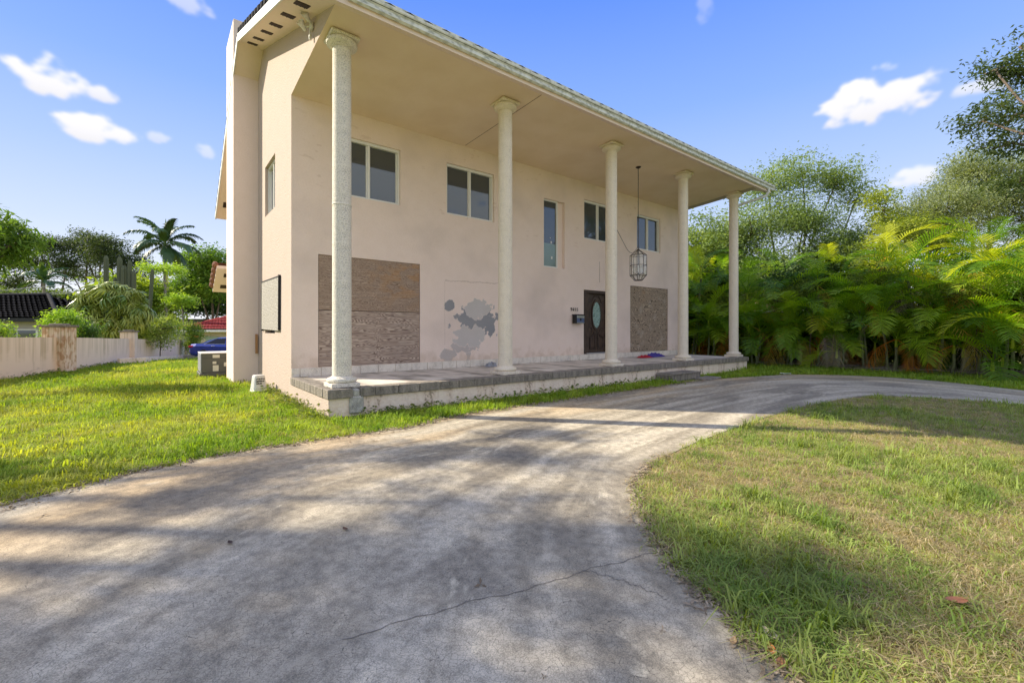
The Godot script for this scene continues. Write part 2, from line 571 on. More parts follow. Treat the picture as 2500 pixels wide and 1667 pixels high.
	gh.resize(1024 * 1024)
	for i in 1024 * 1024:
		var crack := smoothstep(11.0, 2.0, g2[i]) * clampf((g3[i] - 96) / 60.0, 0.0, 1.0)
		var b := int(255.0 * clampf((0.90 + (g1[i] - 128) / 620.0 + (g3[i] - 128) / 800.0) * (1.0 - 0.42 * crack), 0.0, 1.0))
		grit[i * 3] = b
		grit[i * 3 + 1] = b
		grit[i * 3 + 2] = b
		gh[i] = int(clampf(g1[i] * 0.6 + 90.0 - 90.0 * crack, 0.0, 255.0))
	var dm := paint(Color.WHITE, 0.9)
	dm.albedo_texture = picture(dw, dh, drgb)
	dm.detail_enabled = true
	dm.detail_blend_mode = BaseMaterial3D.BLEND_MODE_MUL
	dm.detail_uv_layer = BaseMaterial3D.DETAIL_UV_2
	dm.detail_albedo = picture(1024, 1024, grit)
	M.drive = dm
	# front wall: bare patches where the paint came off, rubbed marks and a crack
	var fw := 1536
	var fh := 640
	var p1 := noise(fw, fh, 124, 0.03, FastNoiseLite.TYPE_SIMPLEX_SMOOTH, 5, false)
	var p2 := noise(fw, fh, 122, 0.004, FastNoiseLite.TYPE_SIMPLEX_SMOOTH, 4, false)
	var p3 := stretched(fw, fh, 512, fh, 123, 0.06, 3)
	var frgb := PackedByteArray()
	frgb.resize(fw * fh * 3)
	var spots := [[6.40, 1.90, 0.36, 0.24, 1], [6.42, 1.56, 0.66, 0.42, 0], [6.16, 1.20, 0.48, 0.28, 1], [5.55, 1.95, 0.16, 0.16, 0], [5.53, 0.76, 0.20, 0.2, 2], [5.95, 0.93, 0.5, 0.12, 2], [6.12, 0.72, 0.07, 0.2, 2]]
	for y in fh:
		var hy := 6.0 * (1.0 - y / float(fh))
		for x in fw:
			var i := y * fw + x
			var u := 2.03 + 13.57 * x / fw
			var f := 1.0 + (p2[i] - 128) / 1900.0
			var c := Color(f, f, f)
			var rub := clampf((p3[i] - 182) / 20.0, 0.0, 1.0) * clampf((p2[i] - 128) / 40.0, 0.0, 1.0) * smoothstep(3.4, 4.2, hy)
			c = c.lerp(Color(0.78, 0.74, 0.70), rub * 0.3)
			if hy < 2.9 and u > 5.1 and u < 7.2:
				var warp := (p1[i] - 128) / 105.0
				var best := 0.0
				var kind := -1
				for q in spots:
					var dx: float = (u - q[0]) / q[2]
					var dy: float = (hy - q[1]) / q[3]
					var g := 1.0 - sqrt(dx * dx + dy * dy) + warp * 0.42
					if g > 0.0 and (kind < 0 or q[4] == 1):
						kind = q[4]
						best = g
				if kind >= 0:
					var e := smoothstep(0.0, 0.10, best) * (0.88 + 0.12 * clampf((p2[i] - 60) / 130.0, 0.0, 1.0))
					c = c.lerp([Color(0.58, 0.645, 0.71), Color(0.82, 0.87, 0.905), Color(0.75, 0.79, 0.825)][kind], e * (0.8 if kind == 2 else 0.95))
				var line := absf(hy - 2.56 - (u - 5.4) * 0.02 - warp * 0.02)
				if u > 5.45 and u < 7.05 and line < 0.012:
					c = c.lerp(Color(0.6, 0.55, 0.5), 0.3)
				if absf(u - 5.44 - warp * 0.01) < 0.01 and hy > 1.0 and hy < 2.56:
					c = c.lerp(Color(0.6, 0.56, 0.52), 0.14)
			if absf(u - 11.1) < 0.012 and hy > 2.88 and hy < 3.55:
				c = c.lerp(Color(0.55, 0.5, 0.47), 0.8)
			var foot := smoothstep(0.9, 0.45, hy + (p1[i] - 128) / 500.0)
			c = c.lerp(Color(0.86, 0.83, 0.78), foot * 0.6)
			frgb[i * 3] = int(clampf(c.r, 0.0, 1.0) * 254.0)
			frgb[i * 3 + 1] = int(clampf(c.g, 0.0, 1.0) * 254.0)
			frgb[i * 3 + 2] = int(clampf(c.b, 0.0, 1.0) * 254.0)
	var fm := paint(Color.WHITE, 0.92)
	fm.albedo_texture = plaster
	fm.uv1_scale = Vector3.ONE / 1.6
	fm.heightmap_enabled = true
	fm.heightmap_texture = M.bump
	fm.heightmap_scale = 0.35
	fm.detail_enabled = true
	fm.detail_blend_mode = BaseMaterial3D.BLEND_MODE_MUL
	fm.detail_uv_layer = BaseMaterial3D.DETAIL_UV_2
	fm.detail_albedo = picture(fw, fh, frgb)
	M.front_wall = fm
	# leaded glass in the door
	var lead := noise(256, 256, 131, 0.06, FastNoiseLite.TYPE_CELLULAR)
	M.leaded = skin(ramp(256, 256, lead, [[8, g8(52, 60, 56)], [26, g8(122, 150, 140)], [120, g8(190, 216, 206)]]), 0.2, 0.35)


# ---------- house ----------
func holed(mb: MB, o: Vector3, ex: Vector3, w0: float, w1: float, h0: float, h1: float, holes: Array, inward: Vector3) -> void:   # a wall face with openings [w0, w1, h0, h1] and their reveals
	var xs := [w0, w1]
	var ys := [h0, h1]
	for q in holes:
		for k in 2:
			if not xs.has(q[k]): xs.append(q[k])
			if not ys.has(q[k + 2]): ys.append(q[k + 2])
	xs.sort()
	ys.sort()
	var out := -inward.normalized()
	for i in xs.size() - 1:
		for j in ys.size() - 1:
			var mx: float = (xs[i] + xs[i + 1]) * 0.5
			var my: float = (ys[j] + ys[j + 1]) * 0.5
			var open := false
			for q in holes:
				if mx > q[0] and mx < q[1] and my > q[2] and my < q[3]: open = true
			if not open:
				mb.face([o + ex * xs[i] + Vector3.UP * ys[j], o + ex * xs[i + 1] + Vector3.UP * ys[j], o + ex * xs[i + 1] + Vector3.UP * ys[j + 1], o + ex * xs[i] + Vector3.UP * ys[j + 1]], out)
	for q in holes:
		var a: Vector3 = o + ex * q[0] + Vector3.UP * q[2]
		var b: Vector3 = o + ex * q[1] + Vector3.UP * q[2]
		var c: Vector3 = o + ex * q[1] + Vector3.UP * q[3]
		var d: Vector3 = o + ex * q[0] + Vector3.UP * q[3]
		mb.face([a, b, b + inward, a + inward], Vector3.UP)
		mb.face([d, c, c + inward, d + inward], Vector3.DOWN)
		mb.face([a, d, d + inward, a + inward], ex)
		mb.face([b, c, c + inward, b + inward], -ex)


func sash_window(house: Node3D, o: Vector3, ex: Vector3, out: Vector3, w0: float, w1: float, h0: float, h1: float, mullion: float, label := "") -> void:
	# o lies on the plane of the panes; ex runs along the wall
	var mb := MB.new()
	var f := 0.045
	var bar := func(a: float, b: float, c: float, d: float, deep: float) -> void:
		var mid := o + ex * (a + b) * 0.5 + Vector3.UP * (c + d) * 0.5 + out * 0.01
		mb.box(mid, ex.abs() * (b - a) + Vector3.UP * (d - c) + out.abs() * deep, 0.006)
	bar.call(w0, w1, h0, h0 + f, 0.09)
	bar.call(w0, w1, h1 - f * 1.4, h1, 0.09)
	bar.call(w0, w0 + f, h0 + f, h1 - f * 1.4, 0.088)
	bar.call(w1 - f, w1, h0 + f, h1 - f * 1.4, 0.088)
	bar.call(mullion - f * 0.55, mullion + f * 0.55, h0 + f, h1 - f * 1.4, 0.075)
	var frame := build("window", mb, M.white, house, label)
	for k in 2:
		var a := w0 + f if k == 0 else mullion + f * 0.55
		var b := mullion - f * 0.55 if k == 0 else w1 - f
		var pm := MB.new()
		pm.box(o + ex * (a + b) * 0.5 + Vector3.UP * (h0 + h1) * 0.5 - out * (0.012 + 0.012 * k), ex.abs() * (b - a) + Vector3.UP * (h1 - h0 - f * 2.4) + out.abs() * 0.008)
		build("pane", pm, M.glass, frame)
		for e in [a + 0.012, b - 0.012]:
			var sm := MB.new()
			sm.box(o + ex * e + Vector3.UP * (h0 + h1) * 0.5 - out * (0.004 + 0.012 * k), ex.abs() * 0.024 + Vector3.UP * (h1 - h0 - f * 2.4) + out.abs() * 0.02)
			build("sash", sm, M.white, frame)


func roof_y(back: float) -> float:   # underside of the roof deck
	return 6.14 + 0.373 * (back - 6.79) if back < 12.55 else 8.29 - 0.6 * (back - 12.55)


func tiled_slope(o: Vector3, ex: Vector3, wide: float, up: Vector3, long: float, cols: int, rows: int, rise := 0.05) -> MB:   # courses of barrel tiles, each course lapping the one below
	var mb := MB.new()
	var nn := ex.cross(up).normalized()
	if nn.y < 0.0: nn = -nn
	for r in rows:
		for c in cols:
			for s in 4:
				var a := float(s) / 4.0
				var b := float(s + 1) / 4.0
				var ha := sin(a * PI) * rise
				var hb := sin(b * PI) * rise
				var lo := o + up * long * r / rows + nn * 0.03
				var hi := o + up * long * (r + 1.12) / rows
				var xa := ex * wide * (c + a) / cols
				var xb := ex * wide * (c + b) / cols
				mb.face([lo + xa + nn * ha, lo + xb + nn * hb, hi + xb + nn * hb * 0.8, hi + xa + nn * ha * 0.8], nn)
				mb.face([lo + xa + nn * ha, lo + xb + nn * hb, lo + xb - nn * 0.03, lo + xa - nn * 0.03], -up)
	return mb


func make_house() -> void:
	var house := base("two_storey_house", Vector3.ZERO, "two-storey peach stucco house with five white porch columns and boarded-up ground-floor openings", "house")
	var V := 9.55
	var L := 2.03
	var R := 15.62
	# front wall with its openings
	var wins := [[2.88, 4.30, 4.18, 5.43], [5.50, 6.92, 4.185, 5.435], [8.69, 9.53, 3.18, 5.15], [10.38, 11.80, 4.2, 5.42], [13.06, 14.46, 4.18, 5.40]]
	var holes := wins.duplicate()
	holes.append_array([[10.36, 11.62, 0.60, 2.61], [2.53, 4.79, 0.605, 2.89], [12.68, 14.95, 0.59, 2.88]])
	var mb := MB.new()
	holed(mb, P(0, V, 0), Vector3.RIGHT, L, R, 0.3, 6.0, holes, Vector3(0, 0, -0.13))
	for p in mb.v:
		mb.t2.append(Vector2((p.x - 2.03) / 13.57, 1.0 - p.y / 6.0))
	build("front_wall", mb, M.front_wall, house)
	for i in [0, 1, 3, 4]:
		var q: Array = wins[i]
		sash_window(house, P(0, V + 0.10, 0), Vector3.RIGHT, Vector3(0, 0, 1), q[0], q[1], q[2], q[3], (q[0] + q[1]) * 0.5)
	# tall narrow window: one glazed half over a pale lower panel, one blank half set back
	mb = MB.new()
	for q in [[8.69, 9.29, 3.18, 3.22], [8.69, 9.29, 5.11, 5.15], [8.69, 8.715, 3.22, 5.11], [9.245, 9.29, 3.22, 5.11]]:
		mb.box(P((q[0] + q[1]) * 0.5, V + 0.09, (q[2] + q[3]) * 0.5), Vector3(q[1] - q[0], q[3] - q[2], 0.07), 0.005)
	var tall := build("window", mb, M.white, house, "tall narrow window with a pale green lower pane")
	mb = MB.new()
	mb.box(P(8.98, V + 0.1, 4.5), Vector3(0.53, 1.22, 0.01))
	build("pane", mb, M.glass, tall)
	mb = MB.new()
	mb.box(P(8.98, V + 0.095, 3.55), Vector3(0.53, 0.68, 0.01))
	build("pane", mb, paint(g8(126, 146, 140), 0.12, 0.25), tall)
	mb = MB.new()
	mb.box(P(9.41, V + 0.105, 4.165), Vector3(0.24, 1.96, 0.02))
	build("blank_panel", mb, M.peach, tall)
	for q in [[9.02, 4.06, 0.022], [9.06, 3.93, 0.05], [9.08, 3.48, 0.06]]:
		mb = MB.new()
		mb.box(P(q[0], V + 0.088, q[1]), Vector3(q[2], q[2] * 1.3, 0.004))
		build("sticker", mb, M.offwhite, tall)
	# plywood over the ground-floor openings
	var sheet := func(u0: float, u1: float, y0: float, y1: float, m: Material, label: String) -> void:
		var b := MB.new()
		b.box(P((u0 + u1) * 0.5, V + 0.028, (y0 + y1) * 0.5), Vector3(u1 - u0, y1 - y0, 0.018), 0.003)
		for i in b.t.size():
			b.t[i] = Vector2((b.v[i].x - u0) / (u1 - u0), 1.0 - (b.v[i].y - y0) / (y1 - y0))
		build("plywood_sheet", b, m, house, label)
	sheet.call(2.54, 4.78, 1.765, 2.885, M.plywood_0, "upper plywood sheet with a faintly orange weathered corner")
	sheet.call(2.54, 4.78, 0.61, 1.755, M.plywood_1, "lower greyer plywood sheet with broad knotty grain")
	sheet.call(12.69, 14.94, 0.6, 2.875, M.plywood_2, "dark weathered plywood sheet with wavy grain and white scuffs")
	# door
	mb = MB.new()
	for q in [[10.37, 10.66, 0.61, 2.60, 0.16], [11.50, 11.61, 0.61, 2.60, 0.16], [10.66, 11.50, 2.555, 2.60, 0.16]]:
		mb.box(P((q[0] + q[1]) * 0.5, V + 0.13, (q[2] + q[3]) * 0.5), Vector3(q[1] - q[0], q[3] - q[2], q[4]), 0.008)
	mb.box(P(10.44, V + 0.03, 1.6), Vector3(0.09, 1.98, 0.05), 0.008)
	mb.box(P(10.99, V + 0.045, 2.56), Vector3(1.2, 0.08, 0.06), 0.008)
	build("door_frame", mb, M.door_wood, house)
	mb = MB.new()
	mb.box(P(11.08, V + 0.15, 1.585), Vector3(0.83, 1.94, 0.05), 0.006)
	var door := build("front_door", mb, M.door_wood, house)
	var oval := func(rx: float, ry: float, cy: float, z0: float, z1: float, inner: float) -> MB:
		var b := MB.new()
		for s in 40:
			var a0 := TAU * s / 40.0
			var a1 := TAU * (s + 1) / 40.0
			var e0 := Vector3(cos(a0) * rx, sin(a0) * ry, 0)
			var e1 := Vector3(cos(a1) * rx, sin(a1) * ry, 0)
			var c := P(11.08, V + 0.125, cy)
			b.face([c + e0 * inner + Vector3(0, 0, z1), c + e1 * inner + Vector3(0, 0, z1), c + e1 + Vector3(0, 0, z1), c + e0 + Vector3(0, 0, z1)], Vector3(0, 0, 1))
			b.face([c + e0 + Vector3(0, 0, z0), c + e1 + Vector3(0, 0, z0), c + e1 + Vector3(0, 0, z1), c + e0 + Vector3(0, 0, z1)], e0)
			if inner > 0.0:
				b.face([c + e0 * inner + Vector3(0, 0, z0), c + e1 * inner + Vector3(0, 0, z0), c + e1 * inner + Vector3(0, 0, z1), c + e0 * inner + Vector3(0, 0, z1)], -e0)
		return b
	build("oval_glass", oval.call(0.19, 0.45, 1.84, 0.0, 0.012, 0.0), M.leaded, door)
	build("oval_moulding", oval.call(0.235, 0.50, 1.84, 0.0, 0.03, 0.83), M.door_wood, door)
	for sx in [-1.0, 1.0]:
		mb = MB.new()
		var outline := []
		for k in 9:
			var tt := k / 8.0
			outline.append(P(11.08 + sx * (0.06 + 0.26 * tt), V + 0.11, 1.12 + 0.13 * smoothstep(0.0, 1.0, 1.0 - tt)))
		var pts := [P(11.08 + sx * 0.06, V + 0.11, 0.76)]
		pts.append_array(outline)
		pts.append(P(11.08 + sx * 0.32, V + 0.11, 0.76))
		pts.append(pts[0])
		var rr := []
		for k in pts.size(): rr.append(0.012)
		mb.tube(pts, rr, 6, false)
		mb.box(P(11.08 + sx * 0.19, V + 0.118, 0.95), Vector3(0.19, 0.32, 0.02), 0.012)
		build("raised_panel", mb, M.door_wood, door)
		for low in [1.0, -1.0]:
			mb = MB.new()
			pts = []
			rr = []
			for k in 13:
				var tt := k / 12.0
				pts.append(P(11.08 + sx * (0.34 * tt), V + 0.115, 1.84 - low * (0.60 - 0.2 * smoothstep(0.25, 0.8, tt))))
				rr.append(0.011)
			mb.tube(pts, rr, 6, false)
			build("curved_moulding", mb, M.door_wood, door)
	mb = MB.new()
	mb.box(P(11.02, V + 0.06, 0.62), Vector3(1.0, 0.03, 0.12), 0.004)
	build("threshold", mb, paint(g8(190, 190, 188), 0.35, 0.5), house)
	# house number
	var fnt := SystemFont.new()
	fnt.font_names = PackedStringArray(["Droid Sans"])
	for k in 4:
		var tm := TextMesh.new()
		tm.text = "9655"[k]
		tm.font = fnt
		tm.font_size = 64
		tm.pixel_size = 0.0022
		tm.depth = 0.012
		var o := part("house_number", tm, M.black, house, P(9.80 + 0.088 * k, V - 0.012, 1.985))
		o.scale = Vector3(0.74, 0.95, 1.0)
	# tiles along the foot of the wall
	var u := L
	var k := 0
	while u < R - 0.05:
		var w := 0.155 if k == 0 else minf(0.398, R - u)
		mb = MB.new()
		mb.box(P(u + w * 0.5, V - 0.008, 0.512), Vector3(w - 0.008, 0.168, 0.022 + 0.004 * rng.randf()), 0.004)
		build("skirting_tile", mb, M.skirting, house)
		u += w
		k += 1
	# gable wall on the left, the other walls
	mb = MB.new()
	holed(mb, P(L, 0, 0), Vector3(0, 0, -1), V, 15.0, -0.3, 5.95, [[11.1, 12.3, 4.1, 5.3], [11.13, 12.29, 1.28, 2.4]], Vector3(0.15, 0, 0))
	mb.face([P(L, 6.79, 6.14), P(L, V, 5.95), P(L, 15.0, 5.95), P(L, 15.0, 6.82), P(L, 12.55, 8.29)], Vector3.LEFT)
	mb.face([P(L, 15.0, -0.3), P(L, 17.4, -0.6), P(L, 17.4, 5.38), P(L, 15.0, 6.82)], Vector3.LEFT)
	mb.face([P(L, 7.1, -0.3), P(L, V, -0.3), P(L, V, 0.3), P(L, 7.1, 0.3)], Vector3.LEFT)
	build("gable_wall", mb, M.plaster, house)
	mb = MB.new()
	mb.face([P(R, V, 0), P(R, 17.4, -0.5), P(R, 17.4, 5.38), P(R, 12.55, 8.29), P(R, V, 7.1)], Vector3.RIGHT)
	mb.face([P(L, 17.4, -0.6), P(R, 17.4, -0.6), P(R, 17.4, 5.4), P(L, 17.4, 5.4)], Vector3(0, 0, -1))
	mb.face([P(R, V, 5.95), P(R + 0.3, V, 5.95), P(R + 0.3, 6.8, 6.14), P(R, 6.8, 6.14), P(R, 6.79, 6.2), P(R, V, 7.1)], Vector3.RIGHT)
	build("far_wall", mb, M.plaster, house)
	sash_window(house, P(L + 0.12, 0, 0), Vector3(0, 0, -1), Vector3.LEFT, 11.1, 12.3, 4.1, 5.3, 11.7, "small window in the sunlit gable wall")
	mb = MB.new()
	mb.box(P(L - 0.02, 11.52, 1.93), Vector3(0.05, 1.15, 1.95), 0.004, Basis(Vector3.RIGHT, 0.02))
	var board := build("strand_board", mb, M.osb, house, "pale strand board nailed over the gable opening")
	for q in [[10.53, 1.94, 0.03, 1.17], [12.51, 1.92, 0.03, 1.17], [11.52, 2.51, 1.95, 0.03]]:
		mb = MB.new()
		mb.box(P(L - 0.022, q[0], q[1]), Vector3(0.056, q[3], q[2]), 0.0, Basis(Vector3.RIGHT, 0.02))
		build("board_edge", mb, M.black, board)
	mb = MB.new()
	mb.box(P(L + 0.14, 11.7, 1.8), Vector3(0.02, 1.2, 1.2))
	build("dark_opening", mb, M.black, house)
	# ceiling of the porch
	mb = MB.new()
	mb.face([P(L, V, 5.95), P(R + 0.33, V, 5.95), P(R + 0.33, 6.72, 6.146), P(L, 6.72, 6.146)], Vector3.DOWN)
	build("porch_ceiling", mb, M.ceiling, house)
	mb = MB.new()
	mb.span(P(6.0, 9.5, 5.9515), P(6.12, 6.8, 6.138), 0.012, 0.004)
	build("ceiling_crack", mb, paint(g8(140, 112, 90), 0.9), house)
	# roof
	var roof := Node3D.new()
	put(roof, "roof", house)
	mb = MB.new()
	for q in [[6.60, 12.55], [12.55, 17.9]]:
		var a := P(1.5, q[0], roof_y(q[0]))
		var b := P(16.55, q[0], roof_y(q[0]))
		var c := P(16.55, q[1], roof_y(q[1]))
		var d := P(1.5, q[1], roof_y(q[1]))
		var up := Vector3.UP * 0.10
		mb.face([a, b, c, d], Vector3.DOWN)
		mb.face([a + up, b + up, c + up, d + up], Vector3.UP)
		mb.face([b, c, c + up, b + up], Vector3.RIGHT)
		mb.face([a, d, d + up, a + up], Vector3.LEFT)
		mb.face([a, b, b + up, a + up], Vector3(0, 0, 1))
		mb.face([d, c, c + up, d + up], Vector3(0, 0, -1))
	build("deck", mb, M.peach, roof)
	var tiles := build("tile_field", tiled_slope(P(1.62, 6.50, roof_y(6.50) + 0.19), Vector3.RIGHT, 14.9, Vector3(0, 0.373, -1).normalized(), 6.4, 46, 18), M.dark_tile, roof)
	tiles.set_meta("kind", "stuff")
	tiles = build("tile_field", tiled_slope(P(1.62, 18.0, roof_y(18.0) + 0.14), Vector3.RIGHT, 14.9, Vector3(0, 0.6, 1).normalized(), 6.3, 46, 18), M.dark_tile, roof)
	tiles.set_meta("kind", "stuff")
	mb = MB.new()
	mb.tube([P(1.5, 12.55, 8.50), P(16.5, 12.55, 8.50)], [0.13, 0.13], 8)
	build("ridge_cap", mb, M.dark_tile, roof)
	# white board and capping tiles along the sloping edge over the gable
	mb = MB.new()
	for q in [[6.55, 12.55], [12.55, 17.95]]:
		mb.span(P(1.487, q[0], roof_y(q[0]) + 0.075), P(1.487, q[1], roof_y(q[1]) + 0.075), 0.03, 0.17)
	build("barge_board", mb, M.offwhite, roof)
	for q in [[6.5, 12.6, 0.373], [12.6, 18.0, -0.6]]:
		var slope: float = q[2]
		var run := Vector3(0, slope, -1).normalized()
		var steps := int(((q[1] - q[0]) as float) / 0.335)
		for s in steps:
			var v: float = q[0] + (q[1] - q[0]) * (s + 0.5) / steps
			var c := P(1.56, v, roof_y(v) + 0.255)
			mb = MB.new()
			var lift := 0.02 * (1.0 if slope > 0.0 else -1.0)
			var b := Basis(Vector3.RIGHT, -atan2(run.y, -run.z) * -1.0 + lift)
			mb.box(c, Vector3(0.17, 0.20, 0.30), 0.05, b)
			mb.box(c - run * 0.155 + Vector3(0.01, -0.02, 0), Vector3(0.12, 0.15, 0.05), 0.0, b)
			build("roof_tile", mb, M.dark_tile, roof)
	for v in [7.47, 8.42, 9.44, 10.35, 11.33, 12.16, 13.6, 14.9, 16.2, 17.3]:
		mb = MB.new()
		var sl := 0.373 if v < 12.55 else -0.6
		var b := Basis(Vector3.RIGHT, atan(sl))
		mb.box(P(1.74, v, roof_y(v) - 0.004), Vector3(0.20, 0.012, 0.24), 0.0, b)
		for q in 3:
			mb.box(P(1.68 + 0.06 * q, v, roof_y(v) - 0.011), Vector3(0.012, 0.012, 0.24), 0.0, b)
		build("soffit_vent", mb, M.vent, roof)
	# front board and gutter
	mb = MB.new()
	mb.box(P(9.03, 6.66, 6.215), Vector3(15.06, 0.19, 0.10), 0.0)
	build("fascia_board", mb, M.fascia, roof)
	mb = MB.new()
	var prof := [Vector2(6.605, 6.15), Vector2(6.56, 6.13), Vector2(6.525, 6.15), Vector2(6.52, 6.20), Vector2(6.485, 6.245), Vector2(6.475, 6.30), Vector2(6.495, 6.305), Vector2(6.505, 6.25), Vector2(6.54, 6.20), Vector2(6.545, 6.165), Vector2(6.58, 6.16), Vector2(6.604, 6.17)]
	for i in prof.size():
		var a: Vector2 = prof[i]
		var b: Vector2 = prof[(i + 1) % prof.size()]
		var mid := (a + b) * 0.5
		mb.face([P(2.16, a.x, a.y), P(16.6, a.x, a.y), P(16.6, b.x, b.y), P(2.16, b.x, b.y)], Vector3(0, mid.y - 6.19, -(mid.x - 6.545)) if i < 6 else Vector3(0, 1, -0.5))
	for e in [2.165, 16.595]:
		mb.box(P(e, 6.54, 6.225), Vector3(0.01, 0.165, 0.125), 0.02)
	var gut := build("gutter", mb, M.gutter, roof)
	gut.set_meta("label", "white front gutter streaked with grey and green grime")
	mb = MB.new()
	mb.box(P(2.16, 6.54, 6.17), Vector3(0.04, 0.09, 0.05), 0.01)
	build("end_cap", mb, paint(g8(200, 214, 236), 0.3), roof)
	mb = MB.new()
	var dp := [P(16.25, 6.55, 6.14), P(16.25, 6.56, 6.02), P(16.22, 6.62, 5.92), P(16.12, 6.75, 5.86), P(15.86, 7.32, 5.70), P(15.82, 7.52, 5.6), P(15.82, 7.6, 5.45), P(15.82, 7.6, 0.5)]
	mb.tube(dp, [0.045, 0.045, 0.045, 0.045, 0.045, 0.045, 0.045, 0.045], 8)
	build("downspout", mb, M.gutter, roof)
	# chimney
	mb = MB.new()
	mb.box(P(1.77, 14.03, 4.3), Vector3(0.58, 9.9, 1.48), 0.012)
	build("chimney", mb, M.peach, house)
	mb = MB.new()
	mb.box(P(1.98, 13.2, 1.0), Vector3(0.05, 0.5, 0.09), 0.004)
	build("cut_out", mb, paint(g8(176, 132, 88), 0.9), house)
	make_porch(house)
	make_rear_wing(house)


func make_porch(house: Node3D) -> void:
	var L := 2.03
	var R := 15.95
	var porch := Node3D.new()
	put(porch, "porch", house)
	var mb := MB.new()
	mb.box(P((L + R) * 0.5, 8.42, 0.21), Vector3(R - L - 0.28, 0.43, 2.24))
	build("floor", mb, M.porch_floor, porch)
	mb = MB.new()
	mb.box(P((L + R) * 0.5, 7.30, -0.01), Vector3(R - L - 0.02, 0.6, 0.34))
	mb.box(P(L + 0.17, 8.4, -0.01), Vector3(0.32, 0.6, 2.28))
	mb.box(P(R - 0.17, 8.4, -0.01), Vector3(0.32, 0.6, 2.28))
	build("base_wall", mb, M.stained, porch)
	# edge tiles: one gap under the first column is filled with mortar
	var u := L - 0.02
	var k := 0
	while u < R + 0.02:
		var w: float = [0.39, 0.12, 0.24][k] if k < 3 else 0.395
		w = minf(w, R + 0.03 - u)
		if k != 1 and w > 0.06:
			mb = MB.new()
			mb.box(P(u + w * 0.5, 7.215, 0.362), Vector3(w - 0.007, 0.142 + 0.003 * rng.randf(), 0.262 + 0.006 * rng.randf()), 0.008)
			build("edge_tile", mb, M.edge_tile[k % 3], porch)
		elif k == 1:
			mb = MB.new()
			mb.box(P(u + w * 0.5, 7.20, 0.33), Vector3(w + 0.01, 0.18, 0.20), 0.03)
			mb.box(P(u + w * 0.5, 7.11, 0.17), Vector3(w * 1.9, 0.28, 0.05), 0.05)
			build("mortar_patch", mb, M.mortar, porch)
		u += w
		k += 1
	for side in 2:
		var v := 7.35
		k = 0
		while v < 9.5:
			var w := minf(0.365, 9.53 - v)
			mb = MB.new()
			mb.box(P((L + 0.11) if side == 0 else (R - 0.11), v + w * 0.5, 0.362), Vector3(0.262 + 0.004 * rng.randf(), 0.142, w - 0.007), 0.008)
			build("edge_tile", mb, M.edge_tile[(k + 1) % 3], porch)
			v += w
			k += 1
	# columns
	var cu := [2.34, 5.69, 9.11, 12.46, 15.66]
	for i in 5:
		var c := P(cu[i], 7.45, 0.0)
		var stone: Material = M.stone_grey if i == 0 else M.stone
		var top := 5.95 + (9.55 - 7.45) * 0.0693
		mb = MB.new()
		var prof := []
		for s in 13:
			var y := lerpf(0.60, top - 0.17, s / 12.0)
			prof.append(Vector2(0.150 - 0.006 * s / 12.0, y))
		mb.lathe(c, prof, 32)
		var joint := 3.38 + 0.02 * i
		mb.lathe(c, [Vector2(0.150, joint - 0.012), Vector2(0.1535, joint - 0.006), Vector2(0.1535, joint + 0.006), Vector2(0.150, joint + 0.012)], 32)
		var col := build("column", mb, stone, house, "nearest column, greyer and more pitted than the others" if i == 0 else "")
		mb = MB.new()
		mb.box(c + Vector3(0, 0.472, 0), Vector3(0.45, 0.064, 0.45), 0.008)
		for q in [[-1, -1], [1, -1], [1, 1], [-1, 1]]:
			mb.box(c + Vector3(0.16 * q[0], 0.437, 0.16 * q[1]), Vector3(0.11, 0.022, 0.11), 0.004)
		build("plinth", mb, stone, col)
		mb = MB.new()
		prof = [Vector2(0.19, 0.503)]
		for s in 9:
			var a := -PI * 0.5 + PI * s / 8.0
			prof.append(Vector2(0.193 + 0.042 * cos(a), 0.545 + 0.042 * sin(a)))
		prof.append_array([Vector2(0.175, 0.590), Vector2(0.172, 0.60), Vector2(0.155, 0.612)])
		mb.lathe(c, prof, 32)
		build("torus_base", mb, stone, col)
		mb = MB.new()
		prof = [Vector2(0.145, top - 0.19), Vector2(0.166, top - 0.185), Vector2(0.166, top - 0.17), Vector2(0.185, top - 0.165)]
		for s in 7:
			var a := -0.5 + 1.9 * s / 6.0
			prof.append(Vector2(0.190 + 0.052 * cos(a), top - 0.108 + 0.05 * sin(a)))
		prof.append(Vector2(0.185, top - 0.058))
		mb.lathe(c, prof, 32)
		mb.box(c + Vector3(0, top - 0.034, 0), Vector3(0.45, 0.052, 0.45), 0.012)
		build("capital", mb, stone, col)
	# step in front of the door
	mb = MB.new()
	mb.box(P(11.22, 6.84, 0.06), Vector3(1.36, 0.24, 0.46))
	build("entry_step", mb, M.mortar, porch)
	for s in 4:
		mb = MB.new()
		mb.box(P(10.71 + 0.342 * s, 6.82, 0.188), Vector3(0.334, 0.03, 0.52), 0.006)
		mb.box(P(10.71 + 0.342 * s, 6.60, 0.09), Vector3(0.334, 0.165, 0.03), 0.006)
		build("step_tile", mb, M.edge_tile[s % 3], porch)
	mb = MB.new()
	mb.box(P(10.535, 6.83, 0.09), Vector3(0.03, 0.165, 0.48), 0.006)
	build("step_tile", mb, M.edge_tile[0], porch)
	mb = MB.new()
	mb.box(P(11.9, 6.36, 0.02), Vector3(0.8, 0.07, 0.42), 0.015, Basis(Vector3.UP, 0.12))
	build("path_slab", mb, M.edge_tile[1], porch)


